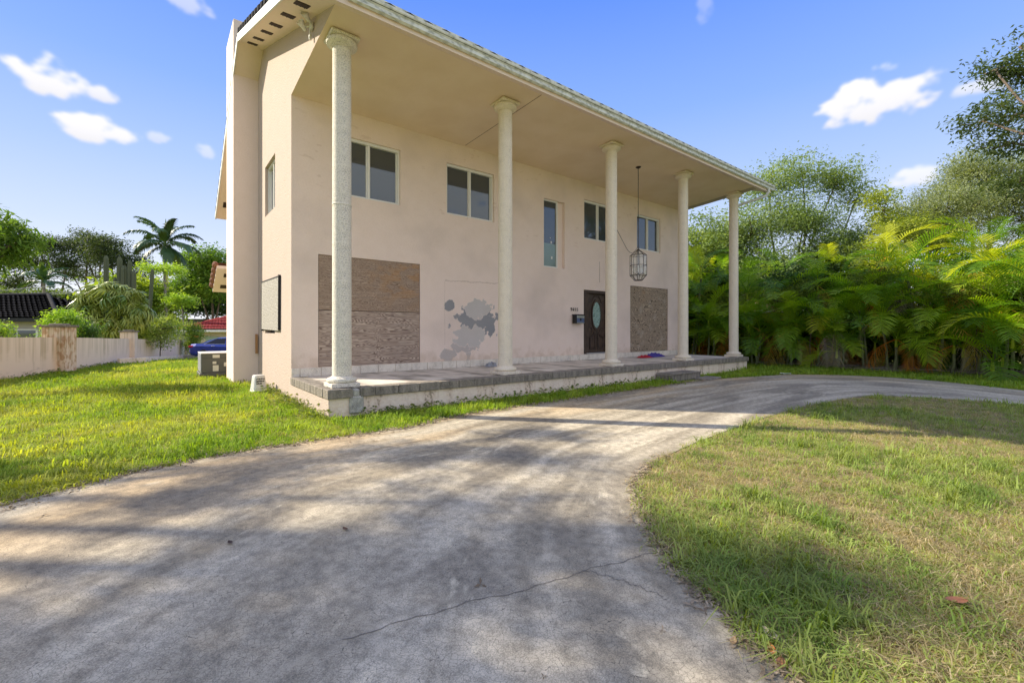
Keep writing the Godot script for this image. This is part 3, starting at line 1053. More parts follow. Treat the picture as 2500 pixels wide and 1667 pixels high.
func make_rear_wing(house: Node3D) -> void:   # the low tiled lean-to along the back, its end showing past the chimney
	var wing := Node3D.new()
	put(wing, "rear_wing", house)
	var y := func(back: float) -> float: return 3.36 - 0.5 * (back - 17.4)
	var mb := MB.new()
	mb.box(P(8.6, 17.85, 1.0), Vector3(13.0, 3.9, 0.9))
	build("wall", mb, M.peach, wing)
	var a := P(1.47, 17.4, y.call(17.4))
	var d := P(1.47, 18.75, y.call(18.75))
	var x := Vector3(14.0, 0, 0)
	var up := Vector3(0, 0.1, 0)
	mb = MB.new()
	mb.face([a, a + x, d + x, d], Vector3.DOWN)
	mb.face([a + up, a + x + up, d + x + up, d + up], Vector3.UP)
	mb.face([a, d, d + up, a + up], Vector3.LEFT)
	mb.face([d, d + x, d + x + up, d + up], Vector3(0, 0, -1))
	mb.face([a, a + x, a + x + up, a + up], Vector3(0, 0, 1))
	build("soffit", mb, M.peach, wing)
	for q in [[1.80, 17.75], [1.76, 18.4], [2.9, 17.75], [2.9, 18.4]]:
		mb = MB.new()
		mb.box(P(q[0], q[1], y.call(q[1]) - 0.004), Vector3(0.2, 0.012, 0.22), 0.0, Basis(Vector3.RIGHT, -0.46))
		build("soffit_vent", mb, M.vent, wing)
	var t := build("tile_field", tiled_slope(d + Vector3(0, 0.13, 0), Vector3.RIGHT, 14.0, (a - d).normalized(), 1.5, 44, 5, 0.07), M.clay_tile, wing)
	t.set_meta("kind", "stuff")
	for s in 5:
		var v := 17.5 + 0.28 * s
		mb = MB.new()
		mb.box(P(1.44, v, y.call(v) + 0.17), Vector3(0.16, 0.17, 0.25), 0.05, Basis(Vector3.RIGHT, -0.40))
		build("roof_tile", mb, M.clay_tile, wing)


# ---------- ground ----------
func resample(line: Array, count: int) -> Array:
	var len := 0.0
	for i in line.size() - 1:
		len += (line[i] as Vector2).distance_to(line[i + 1])
	var out := []
	var seg := 0
	var done := 0.0
	for k in count:
		var want := len * k / (count - 1)
		while seg < line.size() - 2 and done + (line[seg] as Vector2).distance_to(line[seg + 1]) < want:
			done += (line[seg] as Vector2).distance_to(line[seg + 1])
			seg += 1
		var l: float = (line[seg] as Vector2).distance_to(line[seg + 1])
		out.append((line[seg] as Vector2).lerp(line[seg + 1], clampf((want - done) / maxf(l, 0.0001), 0.0, 1.0)))
	return out


func curve_of(pts: Array) -> Array:   # a smooth line through the points
	var out := []
	for i in pts.size() - 1:
		var p0: Vector2 = pts[maxi(i - 1, 0)]
		var p3: Vector2 = pts[mini(i + 2, pts.size() - 1)]
		for s in 6:
			out.append((pts[i] as Vector2).cubic_interpolate(pts[i + 1], p0, p3, s / 6.0))
	out.append(pts[-1])
	return out


func make_ground() -> void:
	var mb := MB.new()
	var xs := [-420.0, -200.0, -100.0, -50.0, -25.0, -10.0, 0.0, 10.0, 25.0, 50.0, 100.0, 200.0, 420.0]
	var vs := [-420.0, -150.0, -50.0, -10.0, 15.0]
	for k in 20: vs.append(16.5 + 1.5 * k)
	vs.append_array([60.0, 120.0, 250.0, 420.0])
	for i in xs.size() - 1:
		for j in vs.size() - 1:
			mb.face([P(xs[i], vs[j], land(vs[j])), P(xs[i + 1], vs[j], land(vs[j])), P(xs[i + 1], vs[j + 1], land(vs[j + 1])), P(xs[i], vs[j + 1], land(vs[j + 1]))], Vector3.UP)
	tag(build("ground", mb, M.soil), "grassy earth under the lawns and garden", "ground", "", "structure")
	# drive, between an outer and an inner edge
	var outer := [[[-4.7, -8.0], [-4.6, -4.0], [-4.2, 0.5]], [[-4.2, 0.5], [-3.2, 2.9], [-1.9, 4.4], [-0.95, 5.09]], [[-0.95, 5.09], [-0.51, 5.36], [0.01, 5.6], [0.58, 5.72], [1.81, 5.75], [2.70, 5.74]], [[2.70, 5.74], [3.3, 5.95], [4.2, 6.1], [6.1, 6.12]], [[6.1, 6.12], [8.8, 6.22], [11.6, 6.25]], [[11.6, 6.25], [13.1, 5.98], [15.0, 5.5]], [[15.0, 5.5], [16.1, 4.2], [16.2, 2.6], [15.16, 0.79]], [[15.16, 0.79], [13.6, -2.0], [11.6, -8.0]]]
	var inner := [[[2.9, -8.0], [2.3, -3.0], [1.98, -0.5]], [[1.98, -0.5], [1.9, 0.2], [1.93, 0.72], [2.04, 0.93]], [[2.04, 0.93], [2.19, 1.23], [2.37, 1.53], [2.63, 1.85], [2.91, 2.12]], [[2.91, 2.12], [3.23, 2.38], [3.61, 2.56], [4.15, 2.72], [5.0, 2.84]], [[5.0, 2.84], [6.19, 2.94], [8.14, 3.02], [9.6, 2.95]], [[9.6, 2.95], [11.0, 2.78], [11.6, 2.5]], [[11.6, 2.5], [11.95, 2.0], [12.1, 1.3], [12.14, 0.63]], [[12.14, 0.63], [11.4, -2.0], [9.0, -8.0]]]
	outer_edge = []
	inner_edge = []
	for q in [[outer, outer_edge], [inner, inner_edge]]:
		for run in q[0]:
			var line := []
			for p in run: line.append(Vector2(p[0], p[1]))
			var r := resample(curve_of(line), 13)
			if q[1].size(): r.pop_front()
			q[1].append_array(r)
	# old concrete breaks off raggedly where grass creeps over it
	var along := 0.0
	mb = MB.new()
	var rows := []
	for i in outer_edge.size():
		if i > 0:
			along += (((outer_edge[i] + inner_edge[i]) * 0.5) as Vector2).distance_to((outer_edge[i - 1] + inner_edge[i - 1]) * 0.5)
		rows.append(along)
	for i in outer_edge.size() - 1:
		for j in 10:
			var q := []
			var uv := []
			for c in [[i, j], [i + 1, j], [i + 1, j + 1], [i, j + 1]]:
				var p: Vector2 = (outer_edge[c[0]] as Vector2).lerp(inner_edge[c[0]], c[1] / 10.0)
				q.append(P(p.x, p.y, 0.012))
				uv.append(Vector2(rows[c[0]] / 36.0, c[1] / 10.0))
			var before := mb.v.size()
			mb.quad_uv(q[0], q[1], q[2], q[3], Vector3.UP, Vector3.UP, Vector3.UP, Vector3.UP, uv[0], uv[1], uv[2], uv[3])
			for k in range(before, mb.v.size()):
				mb.t2.append(Vector2(mb.v[k].x, mb.v[k].z) / 1.35)
	for e in [outer_edge, inner_edge]:
		for i in e.size() - 1:
			var a := P(e[i].x, e[i].y, 0.012)
			var b := P(e[i + 1].x, e[i + 1].y, 0.012)
			var dn := Vector3(0, -0.08, 0)
			var before := mb.v.size()
			mb.quad_uv(a, b, b + dn, a + dn, Vector3.UP, Vector3.UP, Vector3.UP, Vector3.UP, Vector2.ZERO, Vector2.ZERO, Vector2.ZERO, Vector2.ZERO)
			for k in range(before, mb.v.size()): mb.t2.append(Vector2(mb.v[k].x, mb.v[k].y))
	var drive := tag(build("driveway", mb, M.drive), "curved grey concrete driveway sweeping past the porch", "driveway", "", "structure")
	for p in outer_edge: drive_area.append(p)
	for i in inner_edge.size(): drive_area.append(inner_edge[inner_edge.size() - 1 - i])
	# cracks
	var dark := paint(g8(112, 106, 98), 0.95)
	for q in [[[0.62, 1.98], [0.91, 1.92], [1.10, 1.885], [1.31, 1.83], [1.53, 1.76], [1.80, 1.72], [2.21, 1.62], [2.43, 1.56]], [[1.86, 1.73], [1.95, 1.5], [1.99, 1.3]], [[8.4, 6.1], [9.2, 5.3], [10.6, 4.4], [11.2, 3.2], [11.3, 2.75]], [[5.6, 6.1], [5.9, 4.6], [5.7, 3.3], [5.8, 2.9]]]:
		var line := []
		for p in q: line.append(Vector2(p[0], p[1]))
		line = resample(curve_of(line), 46)
		mb = MB.new()
		for i in line.size() - 1:
			var d: Vector2 = ((line[i + 1] - line[i]) as Vector2).normalized().orthogonal()
			var j0 := d * (sin(i * 2.1) * 0.006 + sin(i * 0.73) * 0.010)
			var j1 := d * (sin((i + 1) * 2.1) * 0.006 + sin((i + 1) * 0.73) * 0.010)
			var w0 := 0.001 + 0.0016 * absf(sin(i * 1.3))
			var w1 := 0.001 + 0.0016 * absf(sin((i + 1) * 1.3))
			var a: Vector2 = line[i] + j0
			var b: Vector2 = line[i + 1] + j1
			mb.face([P(a.x + d.x * w0, a.y + d.y * w0, 0.0145), P(b.x + d.x * w1, b.y + d.y * w1, 0.0145), P(b.x - d.x * w1, b.y - d.y * w1, 0.0145), P(a.x - d.x * w0, a.y - d.y * w0, 0.0145)], Vector3.UP)
		build("crack", mb, dark, drive)
	# bare earth of the island lawn
	mb = MB.new()
	var bed := PackedVector2Array()
	for i in range(18, inner_edge.size()): bed.append(inner_edge[i])
	var ids := Geometry2D.triangulate_polygon(bed)
	for i in range(0, ids.size(), 3):
		mb.face([P(bed[ids[i]].x, bed[ids[i]].y, 0.006), P(bed[ids[i + 1]].x, bed[ids[i + 1]].y, 0.006), P(bed[ids[i + 2]].x, bed[ids[i + 2]].y, 0.006)], Vector3.UP)
	tag(build("lawn_earth", mb, M.dry_soil), "dry brown earth of the lawn inside the drive", "ground", "", "structure")


# ---------- grass ----------
func tuft(blades: int, tall: float, lean: float, wide: float, spread: float) -> ArrayMesh:
	var mb := MB.new()
	mb.colored = true
	for b in blades:
		var a := rng.randf() * TAU
		var o := Vector3(rng.randfn() * spread, -0.004, rng.randfn() * spread)
		var dir := Vector3(cos(a), 0, sin(a))
		var side := Vector3(-sin(a), 0, cos(a))
		var h := tall * rng.randf_range(0.5, 1.15)
		var ln := lean * rng.randf_range(0.3, 1.3)
		var w := wide * rng.randf_range(0.7, 1.2)
		var p := [o, o + dir * h * ln * 0.35 + Vector3.UP * h * 0.62, o + dir * h * ln + Vector3.UP * h * (1.0 - 0.35 * ln)]
		var s := rng.randf_range(0.75, 1.15)
		mb.tint = Color(s, s, s * 0.9)
		mb.face([p[0] - side * w * 0.5, p[0] + side * w * 0.5, p[1] + side * w * 0.42, p[1] - side * w * 0.42], Vector3.UP - dir * 0.5)
		mb.face([p[1] - side * w * 0.42, p[1] + side * w * 0.42, p[2]], Vector3.UP)
	# blades lean every way; shading them with the normal of the lawn keeps a tuft from flickering
	for i in mb.n.size(): mb.n[i] = (mb.n[i] * (1.0 if mb.n[i].y > 0.0 else -1.0) * 0.6 + Vector3.UP * 0.6).normalized()
	return mb.mesh()


func make_grass() -> void:
	var patch := FastNoiseLite.new()
	patch.seed = 8
	patch.frequency = 0.42
	patch.fractal_octaves = 3
	var tone := FastNoiseLite.new()
	tone.seed = 19
	tone.frequency = 0.9
	var kinds := [tuft(14, 0.055, 1.1, 0.0065, 0.04), tuft(11, 0.085, 1.3, 0.0075, 0.035), tuft(11, 0.14, 1.4, 0.009, 0.04), tuft(16, 0.075, 2.6, 0.004, 0.065), tuft(14, 0.10, 0.9, 0.012, 0.07)]
	# name, label, u range, back range, what grows
	var lawns := [
		["lawn_grass", "sunlit bright green lawn between the pink wall and the drive", -7.0, 2.0, 3.0, 30.0, 0],
		["lawn_grass", "strip of green grass between the porch and the drive", 2.0, 17.0, 5.4, 7.1, 1],
		["lawn_grass", "thin green grass verge in front of the palm hedge", 11.0, 20.0, -2.5, 12.0, 2],
		["lawn_grass", "patchy green and straw-coloured lawn inside the curve of the drive", 1.6, 12.4, -3.0, 3.2, 3],
	]
	for q in lawns:
		var spots := []
		var tints := []
		for k in kinds.size():
			spots.append([])
			tints.append(PackedColorArray())
		var step := 0.25
		var nx := int((q[3] - q[2]) / step)
		var nv := int((q[5] - q[4]) / step)
		for ix in nx:
			for iv in nv:
				var cu: float = q[2] + (ix + 0.5) * step
				var cv: float = q[4] + (iv + 0.5) * step
				var d := cu * C + cv * S
				var r := cu * S - cv * C
				if d < -0.6 or absf(r) > maxf(d, 0.0) * 1.45 + 2.6: continue
				var dens := clampf(1500.0 / pow(maxf(maxf(d, absf(r) * 0.8), 1.6), 1.15), 22.0, 520.0)
				if q[6] == 3: dens *= 1.15
				var want := dens * step * step
				var cnt := int(want) + (1 if rng.randf() < want - int(want) else 0)
				for c in cnt:
					var u := cu + (rng.randf() - 0.5) * step
					var v := cv + (rng.randf() - 0.5) * step
					if Geometry2D.is_point_in_polygon(Vector2(u, v), drive_area): continue
					if u > 2.0 and u < 15.97 and v > 7.08: continue
					if q[6] == 0 and (u > 1.48 and v > 13.27 and v < 14.8): continue
					if q[6] == 2 and (u < 15.0 and v > 6.0 or u < 12.0): continue
					if q[6] == 3 and u > 12.2: continue
					if u > 10.5 and u < 12.3 and v > 6.2 and v < 7.2: continue
					var p := patch.get_noise_2d(u, v)
					var t := tone.get_noise_2d(u * 2.0, v * 2.0)
					var k := 0
					var col := Color(0.17, 0.27, 0.035)
					var s := rng.randf_range(0.75, 1.25)
					if q[6] == 3:
						var dry := clampf(p * 2.1 + 0.62 + rng.randf_range(-0.3, 0.3), 0.0, 1.0)
						if rng.randf() < dry * 0.8:
							if rng.randf() < 0.15 * dry: continue
							k = 3
							col = Color(0.68, 0.56, 0.38).lerp(Color(0.48, 0.41, 0.24), rng.randf()) if rng.randf() < 0.8 else Color(0.34, 0.42, 0.12)
						else:
							k = [0, 0, 1, 1][rng.randi() % 4]
							if p < -0.1 and rng.randf() < 0.2: k = 2
							col = Color(0.27, 0.39, 0.10).lerp(Color(0.48, 0.52, 0.18), clampf(t + 0.4, 0.0, 1.0))
						s *= 0.9
					elif q[6] == 0:
						k = 0 if rng.randf() < 0.62 else (1 if rng.randf() < 0.8 else 3)
						if t > 0.1 and rng.randf() < 0.35: k = 4
						col = Color(0.28, 0.43, 0.05).lerp(Color(0.56, 0.59, 0.12), clampf(p * 1.2 + t * 0.4 + 0.4, 0.0, 1.0))
						if k == 3: col = Color(0.60, 0.52, 0.2)
						s *= 1.0 + clampf((d - 6.0) * 0.05, 0.0, 0.8)
					else:
						k = [0, 1, 1, 4, 2][rng.randi() % 5]
						col = Color(0.27, 0.44, 0.06).lerp(Color(0.44, 0.52, 0.10), clampf(t + 0.4, 0.0, 1.0))
						s *= 1.0 + clampf((d - 6.0) * 0.03, 0.0, 0.35)
					col = col * rng.randf_range(0.7, 1.35)
					col.a = 1.0
					spots[k].append(Transform3D(Basis(Vector3.UP, rng.randf() * TAU).scaled(Vector3(s, s * rng.randf_range(0.8, 1.2), s)), P(u, v, land(v))))
					tints[k].append(col)
		for k in kinds.size():
			if spots[k].size():
				tag(scatter(q[0], kinds[k], M.grass, spots[k], tints[k]), q[1], "grass")


func make_litter() -> void:
	# crumbs of dead leaves along the edge of the drive
	var mb := MB.new()
	for k in 3:
		var a := k * 2.1
		mb.face([Vector3(0, 0.004, 0), Vector3(0.02, 0.008, 0.008).rotated(Vector3.UP, a), Vector3(0.05, 0.006, 0).rotated(Vector3.UP, a), Vector3(0.02, 0.004, -0.01).rotated(Vector3.UP, a)], Vector3.UP)
	var spots := []
	var tints := PackedColorArray()
	for e in [[outer_edge, 20, 62, 2600, 0.07], [inner_edge, 14, 44, 900, 0.04]]:
		for k in e[3]:
			var f := rng.randf_range(e[1], e[2])
			var p: Vector2 = (e[0][int(f)] as Vector2).lerp(e[0][int(f) + 1], f - int(f))
			p += Vector2(rng.randfn(), rng.randfn()) * (e[4] as float)
			if k % 40 == 0: p += Vector2(rng.randfn(), rng.randfn()) * 0.7
			spots.append(Transform3D(Basis(Vector3.UP, rng.randf() * TAU).rotated(Vector3.RIGHT, rng.randfn() * 0.3) * rng.randf_range(0.3, 0.95), P(p.x, p.y, 0.016)))
			tints.append(Color(0.18, 0.13, 0.08).lerp(Color(0.46, 0.36, 0.24), rng.randf()))
	tag(scatter("leaf_litter", mb.mesh(), M.dry, spots, tints), "brown crumbled leaf litter along the edges of the drive", "leaf litter")
	# single fallen leaves that can be told apart
	var leaves := [[3.02, 0.37, 0.062, g8(140, 92, 66), "large curled brown leaf lying in the near lawn"], [2.00, 0.80, 0.045, g8(196, 112, 56), "orange leaf at the edge of the near lawn"], [1.95, 0.74, 0.04, g8(160, 112, 78), "small brown leaf on the concrete below the orange leaf"], [2.10, 0.84, 0.05, g8(206, 190, 152), "pale cream leaf in the edge of the near lawn"], [1.93, 0.92, 0.03, g8(182, 150, 110), "small tan leaf on the concrete above the orange leaf"], [2.22, 1.16, 0.035, g8(190, 140, 90), "tan leaf at the inner drive edge further along"], [0.98, 3.05, 0.03, g8(96, 70, 52), "lone dark leaf on the middle of the drive"], [0.35, 3.3, 0.03, g8(80, 62, 50), "lone dark leaf on the left of the drive"]]
	for q in leaves:
		mb = MB.new()
		var n := 6
		for s in n:
			var x0 := lerpf(-1.0, 1.0, s / float(n))
			var x1 := lerpf(-1.0, 1.0, (s + 1) / float(n))
			var w0 := 0.45 * (1.0 - x0 * x0)
			var w1 := 0.45 * (1.0 - x1 * x1)
			for sd in [-1.0, 1.0]:
				mb.face([Vector3(x0, 0.25 * x0 * x0, 0), Vector3(x1, 0.25 * x1 * x1, 0), Vector3(x1, 0.25 * x1 * x1 + 0.3 * w1, sd * w1), Vector3(x0, 0.25 * x0 * x0 + 0.3 * w0, sd * w0)], Vector3.UP)
		var o := part("fallen_leaf", mb.mesh(), paint(q[3], 0.8), self, P(q[0], q[1], 0.045 if q[2] > 0.06 else 0.02))
		o.scale = Vector3.ONE * (q[2] as float)
		o.rotation.y = q[0] * 5.0
		tag(o, q[4], "leaf", "fallen leaves by the drive")
	mb = MB.new()
	mb.box(P(15.0, 5.58, 0.03), Vector3(0.34, 0.03, 0.12), 0.012, Basis(Vector3.UP, -0.5))
	mb.box(P(14.86, 5.62, 0.045), Vector3(0.12, 0.03, 0.1), 0.012, Basis(Vector3.UP, 0.3))
	tag(build("litter_scrap", mb, M.offwhite), "flattened white scrap on the far edge of the drive", "litter")


# ---------- things on and round the house ----------
func make_small_things() -> void:
	# lantern on a long chain
	var c := P(10.89, 7.92, 0)
	var top := 5.95 + (9.55 - 7.92) * 0.0713
	var l := base("hanging_lantern", c, "tall glazed metal lantern hanging on a long chain from the porch ceiling", "lantern")
	var mb := MB.new()
	mb.lathe(Vector3.ZERO, [Vector2(0.0, top - 0.045), Vector2(0.03, top - 0.045), Vector2(0.075, top - 0.015), Vector2(0.08, top - 0.001)], 20)
	build("ceiling_rose", mb, M.iron, l)
	mb = MB.new()
	var y := top - 0.05
	var n := 0
	while y > 3.74:
		var ring := []
		var rr := []
		for s in 9:
			var a := TAU * s / 8.0
			var p := Vector3(cos(a) * 0.011, sin(a) * 0.024, 0)
			if n % 2 == 1: p = Vector3(0, p.y, p.x)
			ring.append(Vector3(0, y, 0) + p)
			rr.append(0.0045)
		mb.tube(ring, rr, 4, false)
		y -= 0.038
		n += 1
	build("chain", mb, M.iron, l)
	mb = MB.new()
	var H := [3.65, 3.51, 3.22, 2.935, 2.79]
	var RR := [0.05, 0.235, 0.235, 0.235, 0.11]
	for k in H.size():
		var ring := []
		var rr := []
		for s in 9:
			ring.append(Vector3(cos(TAU * s / 8.0 + 0.3) * RR[k], H[k], sin(TAU * s / 8.0 + 0.3) * RR[k]))
			rr.append(0.009)
		mb.tube(ring, rr, 5, false)
	for s in 8:
		var line := []
		var rr := []
		for k in H.size():
			line.append(Vector3(cos(TAU * s / 8.0 + 0.3) * RR[k], H[k], sin(TAU * s / 8.0 + 0.3) * RR[k]))
			rr.append(0.009)
		mb.tube(line, rr, 5, false)
	mb.lathe(Vector3.ZERO, [Vector2(0.0, 3.64), Vector2(0.055, 3.64), Vector2(0.05, 3.67), Vector2(0.015, 3.70), Vector2(0.012, 3.75)], 12)
	mb.lathe(Vector3.ZERO, [Vector2(0.0, 2.785), Vector2(0.11, 2.785), Vector2(0.11, 2.80)], 8)
	build("cage", mb, M.iron, l)
	for s in 8:
		var a0 := TAU * s / 8.0 + 0.3
		var a1 := TAU * (s + 1) / 8.0 + 0.3
		for k in 4:
			mb = MB.new()
			var e0 := Vector3(cos(a0), 0, sin(a0))
			var e1 := Vector3(cos(a1), 0, sin(a1))
			var q := [e0 * RR[k] + Vector3.UP * H[k], e1 * RR[k] + Vector3.UP * H[k], e1 * RR[k + 1] + Vector3.UP * H[k + 1], e0 * RR[k + 1] + Vector3.UP * H[k + 1]]
			mb.face(q, e0 + e1)
			build("pane", mb, M.lantern_glass, l)
	mb = MB.new()
	mb.tube([Vector3(0, 3.66, 0), Vector3(0, 2.95, 0)], [0.012, 0.012], 6)
	for s in 5:
		var a := TAU * s / 5.0
		var e := Vector3(cos(a), 0, sin(a))
		mb.tube([Vector3(0, 3.0, 0), e * 0.06 + Vector3(0, 2.94, 0), e * 0.12 + Vector3(0, 2.98, 0), e * 0.12 + Vector3(0, 3.02, 0)], [0.008, 0.008, 0.008, 0.012], 5)
	build("candle_arms", mb, M.iron, l)
	for s in 5:
		var a := TAU * s / 5.0
		mb = MB.new()
		mb.lathe(Vector3(cos(a) * 0.12, 0, sin(a) * 0.12), [Vector2(0.0, 3.02), Vector2(0.014, 3.02), Vector2(0.014, 3.14), Vector2(0.009, 3.15), Vector2(0.016, 3.17), Vector2(0.002, 3.23)], 8)
		build("candle", mb, M.offwhite, l)
	mb = MB.new()
	var sag := []
	var sr := []
	for s in 17:
		var t := s / 16.0
		sag.append(Vector3(-1.35 * t, 3.78 - 0.24 * sin(PI * minf(t / 0.55, 1.0)) + maxf(0.0, t - 0.55) * 1.3, 0.10 * t))
		sr.append(0.006)
	mb.tube(sag, sr, 5)
	build("cord", mb, M.iron, l)
	# mailbox
	var m := base("mailbox", P(10.035, 9.54, 1.55), "black wall mailbox with a silver flap beside the front door", "mailbox")
	mb = MB.new()
	mb.box(Vector3(0, 0.13, 0.075), Vector3(0.40, 0.25, 0.14), 0.012)
	mb.box(Vector3(0, 0.265, 0.08), Vector3(0.42, 0.025, 0.17), 0.008)
	build("box", mb, M.black, m)
	mb = MB.new()
	mb.box(Vector3(0.015, 0.205, 0.152), Vector3(0.32, 0.07, 0.018), 0.006)
	mb.box(Vector3(0.015, 0.025, 0.150), Vector3(0.32, 0.022, 0.014), 0.004)
	build("flap", mb, paint(g8(188, 190, 190), 0.3, 0.8), m)
	mb = MB.new()
	mb.box(Vector3(0.015, 0.10, 0.149), Vector3(0.32, 0.13, 0.008), 0.003)
	build("front_panel", mb, paint(g8(92, 106, 140), 0.35, 0.3), m)
	mb = MB.new()
	mb.lathe(Vector3.ZERO, [Vector2(0, 0), Vector2(0.045, 0.0), Vector2(0.03, 0.012), Vector2(0, 0.014)], 14)
	var emblem := build("emblem", mb, M.black, m)
	emblem.position = Vector3(0.015, 0.125, 0.150)
	emblem.rotation.x = PI * 0.5
	# twin flood lamp under the sloping eave
	var f := base("flood_light", P(2.03, 7.95, 6.42), "weathered twin-head flood lamp on the gable under the eave", "lamp")
	mb = MB.new()
	mb.box(Vector3(-0.03, 0, 0), Vector3(0.05, 0.12, 0.12), 0.015)
	build("bracket", mb, M.offwhite, f)
	for s in [[-0.10, 0.06, 0.11], [-0.10, 0.05, -0.13]]:
		mb = MB.new()
		mb.lathe(Vector3.ZERO, [Vector2(0.0, -0.10), Vector2(0.03, -0.10), Vector2(0.038, -0.04), Vector2(0.06, 0.02), Vector2(0.066, 0.05), Vector2(0.058, 0.05), Vector2(0.04, 0.03), Vector2(0.0, 0.03)], 16)
		var h := build("lamp_head", mb, M.offwhite, f)
		h.position = Vector3(s[0] - 0.05, s[1] + 0.01, s[2] * 1.1)
		h.rotation = Vector3(0.9 if s[2] > 0.0 else 0.5, 0.3, 1.0)
		mb = MB.new()
		mb.tube([Vector3(-0.04, 0, 0), Vector3(s[0] * 0.8, s[1] * 0.5, s[2] * 0.8), Vector3(s[0] - 0.05, s[1], s[2])], [0.012, 0.012, 0.014], 6)
		build("arm", mb, M.offwhite, f)
	mb = MB.new()
	mb.lathe(Vector3(-0.05, 0, 0), [Vector2(0.0, -0.24), Vector2(0.02, -0.235), Vector2(0.026, -0.19), Vector2(0.014, -0.13), Vector2(0.012, -0.05), Vector2(0.0, -0.05)], 12)
	build("sensor", mb, M.offwhite, f)
	# crumpled cloths on the porch
	var lump := func(cx: float, cv: float, rx: float, rz: float, h: float, sd: int) -> MB:
		var nz := FastNoiseLite.new()
		nz.seed = sd
		nz.frequency = 2.6
		var b := MB.new()
		var g := []
		for i in 19:
			var row := []
			for j in 15:
				var x := i / 9.0 - 1.0
				var z := j / 7.0 - 1.0
				var wob := 1.0 + 0.25 * nz.get_noise_2d(x * 2.0 + sd, z * 2.0)
				var rr := clampf(1.0 - (x * x + z * z), 0.0, 1.0)
				row.append(P(cx + x * rx * wob, cv + z * rz * wob, 0.434 + h * sqrt(rr) * clampf(0.6 + 1.1 * nz.get_noise_2d(x * 0.8, z * 0.8 + sd), 0.05, 1.2)))
			g.append(row)
		for i in 18:
			for j in 14:
				b.face([g[i][j], g[i + 1][j], g[i + 1][j + 1], g[i][j + 1]], Vector3.UP)
		return b
	var cloth := base("crumpled_cloth", Vector3.ZERO, "crumpled purple-blue and red cloth lying on the porch below the dark plywood", "cloth")
	build("purple_cloth", lump.call(13.45, 9.12, 0.55, 0.16, 0.14, 3), paint(g8(72, 62, 140), 0.9), cloth)
	build("red_cloth", lump.call(12.82, 9.06, 0.34, 0.15, 0.09, 7), paint(g8(176, 36, 52), 0.9), cloth)
	tag(build("crumpled_bag", lump.call(6.62, 9.25, 0.16, 0.12, 0.14, 11), paint(g8(150, 152, 156), 0.6)), "crumpled grey plastic bag on the porch floor by the second column", "bag")
	# white tub with worn black print
	var tub := base("plastic_tub", P(1.72, 11.2, 0.0), "white plastic tub with worn black print, upside down by the chimney foot", "tub")
	tub.rotation.y = 0.25
	mb = MB.new()
	var rings := []
	for q in [[0.0, 0.152, 0.135], [0.03, 0.155, 0.138], [0.05, 0.143, 0.127], [0.33, 0.112, 0.099], [0.36, 0.104, 0.091], [0.37, 0.085, 0.072]]:
		var ring := []
		for s in 32:
			var a := TAU * s / 32.0
			var e := Vector2(signf(cos(a)) * pow(absf(cos(a)), 0.45), signf(sin(a)) * pow(absf(sin(a)), 0.45))
			ring.append(Vector3(e.x * q[1], q[0], e.y * q[2]))
		rings.append(ring)
	for r in rings.size() - 1:
		for s in 32:
			mb.face([rings[r][s], rings[r][(s + 1) % 32], rings[r + 1][(s + 1) % 32], rings[r + 1][s]], Vector3(rings[r][s].x, 0.02, rings[r][s].z))
	mb.face(rings[-1], Vector3.UP)
	build("body", mb, M.offwhite, tub)
	mb = MB.new()
	for row in 3:
		var x := -0.085
		while x < [0.085, 0.07, 0.03][row]:
			var w := rng.randf_range(0.010, 0.024)
			var h := rng.randf_range(0.016, 0.03)
			mb.box(Vector3(x, 0.285 - row * 0.048 + rng.randf_range(-0.004, 0.004), 0.1045 + row * 0.0048), Vector3(w, h, 0.008), 0.0, Basis(Vector3.RIGHT, -0.1))
			x += w + rng.randf_range(0.002, 0.006)
	build("print", mb, M.black, tub)
	# air-conditioning unit
	var ac := base("air_conditioner", P(1.75, 16.0, land(16.0)), "low dark grey air conditioning unit covered in paper stickers behind the chimney", "air conditioner")
	mb = MB.new()
	mb.box(Vector3(0, 0.40, 0), Vector3(1.62, 0.55, 1.2), 0.015)
	mb.box(Vector3(0, 0.06, 0), Vector3(1.7, 0.13, 1.3), 0.01)
	build("casing", mb, paint(g8(86, 87, 78), 0.6), ac)
	mb = MB.new()
	mb.box(Vector3(0, 0.69, 0), Vector3(1.66, 0.025, 1.24), 0.01)
	build("lid", mb, M.offwhite, ac)
	mb = MB.new()
	mb.box(Vector3(-0.815, 0.41, 0), Vector3(0.012, 0.52, 1.18), 0.003)
	for k in 12:
		mb.box(Vector3(-0.825, 0.2 + 0.038 * k, 0), Vector3(0.012, 0.01, 1.1))
	build("side_grille", mb, paint(g8(150, 152, 156), 0.5, 0.3), ac)
	for q in [[-0.46, 0.60, 0.17, 0.09], [-0.08, 0.60, 0.12, 0.08], [-0.50, 0.42, 0.09, 0.07], [-0.47, 0.26, 0.14, 0.17], [-0.24, 0.36, 0.06, 0.11], [-0.08, 0.43, 0.09, 0.06], [-0.06, 0.33, 0.23, 0.075]]:
		mb = MB.new()
		mb.box(Vector3(q[0], q[1], 0.602), Vector3(q[2], q[3], 0.004))
		build("sticker", mb, paint(g8(206, 204, 184), 0.7), ac)
	mb = MB.new()
	mb.box(Vector3(0, 0.555, 0.602), Vector3(1.6, 0.006, 0.004))
	build("seam", mb, M.black, ac)
	mb = MB.new()
	mb.tube([Vector3(-0.02, 0.69, 0.2), Vector3(0.08, 1.05, 0.1)], [0.035, 0.035], 10)
	var pipe := base("vent_pipe", Vector3.ZERO, "short white pipe leaning on top of the air conditioning unit", "pipe")
	pipe.position = ac.position
	build("tube", mb, M.white, pipe)


